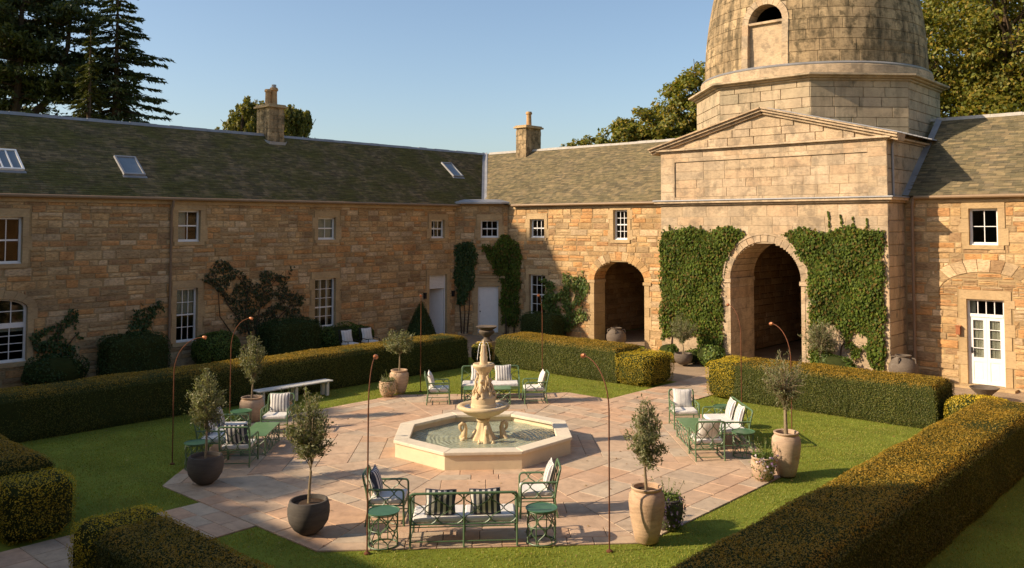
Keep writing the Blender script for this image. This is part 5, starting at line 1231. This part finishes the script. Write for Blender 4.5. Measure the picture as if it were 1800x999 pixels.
for di, (r, s), chs, sts, tb, where, sp, cp, wd in SETS:
    p = polar(di, r, s); rz = di-PI/2                                  # local -y faces the fountain
    put(sofa0, p, rz, 'two-seat green wire garden sofa with cream cushions '+where, 'sofa')
    for k, dx in enumerate((-.33, .37)): pillow(p, rz, dx, .66, sp[k], 'striped square pillow on the sofa '+where+', '+{'near the camera': ('its left one', 'its right one'), 'on the sunny right side': ('its farther one', 'its nearer one'), 'behind the fountain': ('its right one', 'its left one, half hidden'), 'on the shaded left side': ('its nearer one', 'its farther one')}[where][k], (.03, -.05)[k])
    for k, (cr, cs, fs, tw) in enumerate(chs):
        q = polar(di, cr, cs); cz = di+PI/2+(PI/2 if fs > 0 else -PI/2)+rng.uniform(-.06, .06)
        cz = di+(PI if fs > 0 else 0)+rng.uniform(-.06, .06)
        put(chair0, q, cz, 'green wire garden armchair %s, its %s one' % (where, wd[k]), 'chair')
        pillow(q, cz, 0, .62, cp[k], '%s pillow on the %s armchair %s' % ('striped' if cp[k] != 'pillow_fine' else 'cream', wd[k], where), rng.uniform(-.06, .06))
    for k, (sr, ss) in enumerate(sts): put(stool0, polar(di, sr, ss), rng.uniform(0, 3), 'round green wire table %s, %s' % (where, (('left of the sofa', 'right of the sofa'), ('the nearer one', 'the farther one'), ('', ''), ('beyond the sofa', 'beside the dark bowl pot'))[SETS.index((di, (r, s), chs, sts, tb, where, sp, cp, wd))][k]), 'stool')
    if tb: put(coffee0, polar(di, *tb), di+PI/2, 'low green wire coffee table '+where, 'coffee')

# ------------------------------------------------------------ pots and olive trees
def twig_crown(o, z0, z1, r, n_tw, leaves, trunk_top, mt='olive', L=.06, shape='round', seed=1, tr=.022, bark='bark', zb=.4, asp=.34):
    R = np.random.RandomState(seed); b = MB(); zc, hz = (z0+z1)/2, (z1-z0)/2
    bend = R.uniform(-.03, .03, 2); tp = Vector((bend[0], bend[1], trunk_top)); b.tube([(0, 0, zb-.03), (bend[0]*.3, bend[1]*.3+.008, (zb+trunk_top)/2), tp], [tr*1.25, tr, tr*.85], 8)
    Pp, Al, Nn = [], [], []
    for i in range(n_tw):
        d = R.normal(size=3); d /= np.linalg.norm(d); f = R.uniform(.55, 1.0)**.5*R.choice((1, 1, 1, 1.18)); e = np.array((d[0]*r*f, d[1]*r*f, zc+d[2]*hz*f))
        if shape == 'taper': k = 1.15-.75*max(0, (e[2]-z0)/(z1-z0)); e[:2] *= k
        if shape == 'vase': k = .45+.75*max(0, (e[2]-z0)/(z1-z0)); e[:2] *= k
        if shape == 'column': e[:2] *= .95-.35*abs((e[2]-zc)/hz)
        st = tp+Vector((0, 0, R.uniform(-.02, .35)*(z1-trunk_top))); E_ = Vector(e); mid = st.lerp(E_, .5)+Vector((R.normal()*.04, R.normal()*.04, .06)); up = Vector((R.normal()*.03, R.normal()*.03, R.uniform(.0, .10)))
        b.tube([st, mid, E_, E_+up], [tr*.32, tr*.2, tr*.09, tr*.05], 4, False)
        n = int(leaves*1.5); t = R.uniform(.25, 1.0, n)**.8; A, B, C = np.array(st), np.array(mid), np.array(E_+up); Q = (A*(1-t)[:, None]**2+B*(2*t*(1-t))[:, None]+C*(t**2)[:, None]); Q = Q+R.normal(size=Q.shape)*.035
        Pp.append(Q); dv = C-B; dv = dv/np.linalg.norm(dv); Al.append(np.tile(dv, (n, 1))+.7*R.normal(size=(n, 3)))
    b.obj('trunk', M[bark], o, True); P = np.concatenate(Pp); leaf_obj('crown', leaf_arrays(P, unit(P-np.array((0, 0, zc)))+np.array((0, 0, .4)), L, asp, .7, np.concatenate(Al)), M[mt], o)
def pot(o, prof, mt, soil, ridges=0, ns=40):
    MB().lathe(prof, ns, mod=(lambda t, z: 1+.012*math.sin(z*95)*(ridges)) if ridges else (lambda t, z: 1+.008*math.sin(3*t+z*7)+.006*math.sin(7*t-z*13))).obj('pot', mt, o, True, 50)
    MB().lathe([(0, soil[1]), (soil[0], soil[1]-.01)], 24, cap=False).obj('soil', M['earth'], o)
BOWL = [(.10, 0), (.135, .01), (.235, .09), (.31, .21), (.335, .33), (.335, .43), (.315, .52), (.30, .545), (.275, .545), (.27, .52), (.26, .40)]
URN = [(.15, 0), (.18, .02), (.225, .2), (.265, .42), (.285, .62), (.275, .74), (.235, .80), (.22, .815), (.245, .83), (.25, .86), (.235, .87), (.205, .86), (.20, .80), (.19, .7)]
SQ = [(.17, 0), (.20, .02), (.265, .16), (.30, .34), (.295, .48), (.26, .56), (.235, .575), (.26, .59), (.265, .615), (.25, .62), (.225, .61), (.22, .5)]
SMALL = [(.13, 0), (.15, .01), (.205, .12), (.235, .26), (.235, .36), (.215, .42), (.23, .44), (.215, .455), (.19, .445), (.185, .36)]
PO = 'potted olive trees round the paving'
def potted(label, loc, prof, mt, soil, ridge=0, rz=0, **kw):
    o = thing('potted_olive', label, 'potted tree', loc, rz, PO); pot(o, prof, M[mt], soil, ridge); twig_crown(o, zb=soil[1], **kw); return o
potted('olive tree in a dark bowl pot beside the shaded side table', (-2.04, -5.55, 0), BOWL, 'darkpot', (.27, .49), .6, z0=1.05, z1=2.25, r=.46, n_tw=75, leaves=34, trunk_top=1.0, shape='taper', seed=3)
potted('olive tree in a dark bowl pot on the paving corner at lower left', (1.80, -5.80, 0), BOWL, 'darkpot', (.27, .49), .6, 1, z0=1.05, z1=2.35, r=.47, n_tw=80, leaves=36, trunk_top=1.0, shape='taper', seed=4)
potted('small olive tree in a tall pale terracotta urn in the right foreground', (6.15, -2.50, 0), URN, 'terracotta', (.205, .80), 1, 2, z0=1.15, z1=2.2, r=.40, n_tw=70, leaves=32, trunk_top=1.18, shape='taper', seed=5, L=.06)
potted('thin-leaved olive tree in a chipped terracotta urn on the sunny right side', (6.2, 2.35, 0), URN, 'pot_red', (.205, .80), 1, 3, z0=1.3, z1=2.45, r=.58, n_tw=90, leaves=22, trunk_top=1.35, shape='vase', seed=6, tr=.035, L=.05)
potted('narrow olive tree in a squat terracotta pot near the white bench', (-6.25, -2.1, 0), SQ, 'pot_red', (.22, .57), 1, 4, z0=.98, z1=2.2, r=.36, n_tw=75, leaves=34, trunk_top=1.02, shape='column', seed=7)
potted('round-headed olive tree in a tall clay urn before the dark hedge', (-6.3, 2.75, 0), [(a*1.0, z*.8) for a, z in URN], 'terracotta', (.205, .64), 1, 5, z0=1.12, z1=1.85, r=.45, n_tw=70, leaves=26, trunk_top=1.12, seed=8, L=.07)
potted('olive tree in a round grey pot at the foot of the left-hand creeper', (-2.75, 12.85, 0), [(a, z*.75) for a, z in BOWL], 'jar', (.27, .36), .6, 6, z0=.75, z1=1.75, r=.52, n_tw=80, leaves=26, trunk_top=.75, seed=9, L=.065)
o = thing('small_tree', 'young pale-stemmed olive tree growing against the right-hand creeper', 'tree', (2.15, 13.35, 0)); twig_crown(o, .7, 1.9, .6, 80, 24, .85, seed=10, tr=.035, L=.07, zb=0)

def flower_pot(label, loc, prof, mt, soil, seed, lav=0, trail=0, fl=0, h=.3, rz=0):
    o = thing('flower_pot', label, 'flower pot', loc, rz, 'small planted pots beside the urns'); pot(o, prof, M[mt], soil, .6); R = np.random.RandomState(seed); zt = soil[1]
    n = 420; a = R.uniform(0, 2*PI, n); rr = soil[0]*1.15*np.sqrt(R.uniform(0, 1, n)); P = np.stack([rr*np.cos(a), rr*np.sin(a), zt+R.uniform(0, .12, n)], 1)
    if trail: k = int(n*trail); b = R.normal(.6, .8, k); zz = R.uniform(.02, zt+.04, k); rad = np.interp(zz, [q[1] for q in prof[:7]], [q[0] for q in prof[:7]])+.03; P = np.concatenate([P, np.stack([rad*np.cos(b-1.2), rad*np.sin(b-1.2), zz], 1)])
    leaf_obj('foliage', leaf_arrays(P, unit(P-np.array((0, 0, zt*.6))), .05, .4, .8), M['olive' if not fl else 'laurel'], o)
    if lav:
        b = MB(); Q = []
        for i in range(lav):
            x, y = R.normal(size=2)*.07; e = (x*2.6, y*2.6, zt+h*R.uniform(.7, 1.15)); b.tube([(x, y, zt), e], .0035, 3); Q += [(e[0]+R.normal()*.008, e[1]+R.normal()*.008, e[2]-k*.012) for k in range(6)]
        b.obj('stalks', M['laurel'], o); Q = np.array(Q); leaf_obj('blooms', leaf_arrays(Q, np.tile((0., 0., 1.), (len(Q), 1)), .025, .6, 1), M['olive'], o)
    if fl:
        k = fl; b = R.normal(.6, .7, k); zz = R.uniform(.08, zt+.12, k); rad = np.interp(zz, [q[1] for q in prof[:7]], [q[0] for q in prof[:7]])+.05; Q = np.stack([rad*np.cos(b-1.2), rad*np.sin(b-1.2), zz], 1); leaf_obj('blooms', leaf_arrays(Q, unit(Q*np.array((1, 1, .2))), .045, .9, .4), M['flower'], o)
flower_pot('small terracotta pot of lavender and lilac flowers on the sunny right side', (5.98, 1.78, 0), SMALL, 'pot_red', (.19, .42), 1, 26, .5, 40)
flower_pot('small ridged terracotta pot with trailing dry stems before the dark hedge', (-6.15, 2.2, 0), [(a*1.05, z*1.0) for a, z in SMALL], 'terracotta', (.2, .42), 2, 8, .45, 0)
flower_pot('dark pot of trailing purple flowers behind the pale foreground urn', (6.05, -1.75, 0), [(a*1.1, z*1.1) for a, z in SMALL], 'darkpot', (.2, .46), 3, 10, .8, 45, .35)
flower_pot('low herb pot behind the striped armchair on the shaded left side', (-6.0, -1.35, 0), SMALL, 'terracotta', (.19, .42), 4, 14, .3, 0)

def jar(label, loc, s=1.0, rz=0):
    o = thing('oil_jar', label, 'jar', loc, rz, 'big old clay oil jars'); MB().lathe([(.2*s, 0), (.24*s, .02*s), (.38*s, .25*s), (.48*s, .5*s), (.47*s, .68*s), (.36*s, .86*s), (.25*s, .93*s), (.23*s, .96*s), (.27*s, .99*s), (.27*s, 1.02*s), (.22*s, 1.02*s), (.2*s, .9*s)], 40, mod=lambda t, z: 1+.01*math.sin(z*60)).obj('body', M['jar'], o, True, 50)
    for k in range(4): a = k*PI/2+.5; MB().tube(arc_pts([(math.cos(a)*.27*s, math.sin(a)*.27*s, .94*s), (math.cos(a)*.42*s, math.sin(a)*.42*s, .93*s), (math.cos(a)*.42*s, math.sin(a)*.42*s, .78*s)], .05), .025*s, 7).obj('handle', M['jar'], o, True)
jar('old grey clay oil jar standing in front of the carriage arch', (-6.9, 14.45, 0), .84); jar('large grey clay oil jar behind the hedge by the tower corner', (4.6, 13.9, 0), .92, 1)
def urn(label, loc, prof, mt, cat='urn', name='stone_urn', ped=None):
    o = thing(name, label, cat, loc)
    if ped: MB().box(-ped[0], ped[0], -ped[0], ped[0], 0, ped[1]).obj('plinth', M['dress'], o, bev=.015)
    MB().lathe([(a, z+(ped[1] if ped else 0)) for a, z in prof], 36, mod=lambda t, z: 1+.015*math.cos(12*t)).obj('bowl', M[mt], o, True, 45); return o
urn('dark stone urn on a plinth in the hedge gap behind the fountain top', (-8.85, 9.0, 0), [(.18, 0), (.2, .04), (.12, .1), (.10, .16), (.16, .22), (.27, .3), (.30, .38), (.22, .42), (.36, .52), (.40, .56), (.36, .57), (.2, .5)], 'jar', ped=(.26, .68))
urn('shallow clay bowl near the french doors', (7.1, 13.2, 0), [(.16, 0), (.18, .02), (.14, .06), (.22, .16), (.36, .3), (.40, .34), (.37, .345), (.2, .2)], 'jar', 'bowl', 'clay_bowl')

# ------------------------------------------------------------ lamp poles
PL = [((3.19, -5.69), .55, 130, 2.90, 'thin rusty lamp pole in the left foreground beside the sofa'), ((5.93, -3.19), .85, 160, 2.88, 'thin rusty curved lamp pole in the right foreground beside the pale urn'), ((-3.92, -5.29), .75, 35, 2.64, 'thin rusty lamp pole on the shaded lawn beside the dark bowl pot'), ((-5.8, -2.95), .6, 30, 2.72, 'thin rusty lamp pole behind the narrow olive on the shaded side'), ((-6.05, 3.37), .45, -42, 2.9, 'thin rusty lamp pole right of the round-headed olive'), ((-3.35, 5.85), .35, -70, 2.9, 'thin rusty lamp pole behind the sofa beyond the fountain'), ((3.3, 5.9), .75, 147, 2.92, 'thin rusty lamp pole before the gatehouse archway, left of the pair'), ((5.85, 3.35), .65, 160, 2.85, 'thin rusty lamp pole behind the thin-leaved olive on the right')]
for (x, y), L, an, zt, lb in PL:
    o = thing('lamp_pole', lb, 'garden lamp', (x, y, 0), math.radians(an), 'rusty garden lamp poles'); zs = zt-.75
    P = [(0, 0, -.05), (0, 0, zs*.5), (0, 0, zs)]+[(L*(1-math.cos(t*PI/2/8*.92)), 0, zs+(zt-zs)*math.sin(t*PI/2/8)) for t in range(1, 9)]
    MB().tube(P, [.012]*3+[.011-.0006*i for i in range(8)], 7).obj('pole', M['rust'], o, True)
    e = Vector(P[-1]); MB().lathe([(.01, -.04), (.024, -.036), (.036, -.008), (.04, .024), (.038, .04), (.024, .044), (.0, .044)], 14).xform(Matrix.Translation(e) @ Matrix.Rotation(1.9, 4, 'Y')).obj('lamp_head', M['copper'], o, True)
    MB().lathe([(.0, -.02), (.05, -.02), (.05, .0), (.02, .02)], 12).obj('foot', M['rust'], o)

# ------------------------------------------------------------ bench and the two cushioned chairs behind the hedge
bn = thing('garden_bench', 'long low white backless bench in front of the shaded hedge', 'bench', (-7.75, .1, 0), PI/2)
for i in range(3): MB().box(-1.2, 1.2, -.2+i*.14, -.2+i*.14+.125, .40, .435).obj('slat', M['greywood'], bn, bev=.006)
for sx in (-1.05, 0, 1.05): MB().box(sx-.03, sx+.03, -.17, .17, .34, .398).obj('crossbar', M['greywood'], bn); MB().box(sx-.045, sx+.045, -.15, -.07, 0, .34).obj('leg', M['greywood'], bn); MB().box(sx-.045, sx+.045, .07, .15, 0, .34).obj('leg', M['greywood'], bn)
for k, (y, lb) in enumerate(((6.35, 'left of the two dark chairs with white cushions behind the hedge'), (7.3, 'right of the two dark chairs with white cushions behind the hedge'))):
    o = thing('garden_chair', lb, 'chair', (-13.6, y, 0), PI/2, 'two dark chairs against the shaded wall')
    f = MB()
    for sx in (-1, 1): f.tube([(sx*.27, -.25, 0), (sx*.27, -.25, .55), (sx*.27, .22, .58)], .015, 6); f.tube([(sx*.27, .22, 0), (sx*.27, .25, .45), (sx*.27, .36, .95)], .015, 6)
    f.tube([(-.27, .36, .95), (.27, .36, .95)], .015, 6); f.tube([(-.27, -.25, .4), (.27, -.25, .4)], .012, 6); f.tube([(-.27, .25, .4), (.27, .25, .4)], .012, 6); f.obj('frame', M['iron'], o, True)
    for i in range(7): MB().tube([(-.24+.08*i, .25, .42), (-.24+.08*i, .36, .95)], .007, 4).obj('back_rod', M['iron'], o)
    MB().box(-.25, .25, -.24, .22, .40, .48).obj('seat_cushion', M['cush'], o, bev=.025)
    me, pi = PM['pillow_fine']; q = link('pillow', me); tag(q, 'white pillow on the %s of the two dark chairs behind the hedge' % ('left', 'right')[k], 'pillow', 'scatter pillows on the garden seats'); link('piping', pi, None, q)
    q.matrix_world = Matrix.Translation((-13.6, y, 0)) @ Matrix.Rotation(PI/2, 4, 'Z') @ Matrix.Translation((0, .2, .72)) @ Matrix.Rotation(-.25, 4, 'X')

# a few fallen leaves blown across the lawn and flags
n = 420; P = np.stack([NR.uniform(-8, 8, n), NR.uniform(-8, 8, n), np.full(n, .012)], 1); x, y = np.abs(P[:, 0]), np.abs(P[:, 1]); P = P[(np.maximum(np.maximum(x, y), (x+y)/1.414) > 2.1)]; P[:, 2] += .018*(np.maximum(np.maximum(np.abs(P[:, 0]), np.abs(P[:, 1])), (np.abs(P[:, 0])+np.abs(P[:, 1]))/1.414) > OCT)
M['litter'] = leaf_mat('dry fallen leaves', [(.28,.16,.05),(.20,.11,.04),(.34,.22,.07),(.16,.10,.05)], .1)
fl = leaf_obj('fallen_leaves', leaf_arrays(P, np.tile((0., 0., 1.), (len(P), 1)), .05, .6, .25), M['litter'], None); fl['kind'] = 'stuff'; fl['label'] = 'scattered dry fallen leaves on the lawn and flags'; fl['category'] = 'leaves'
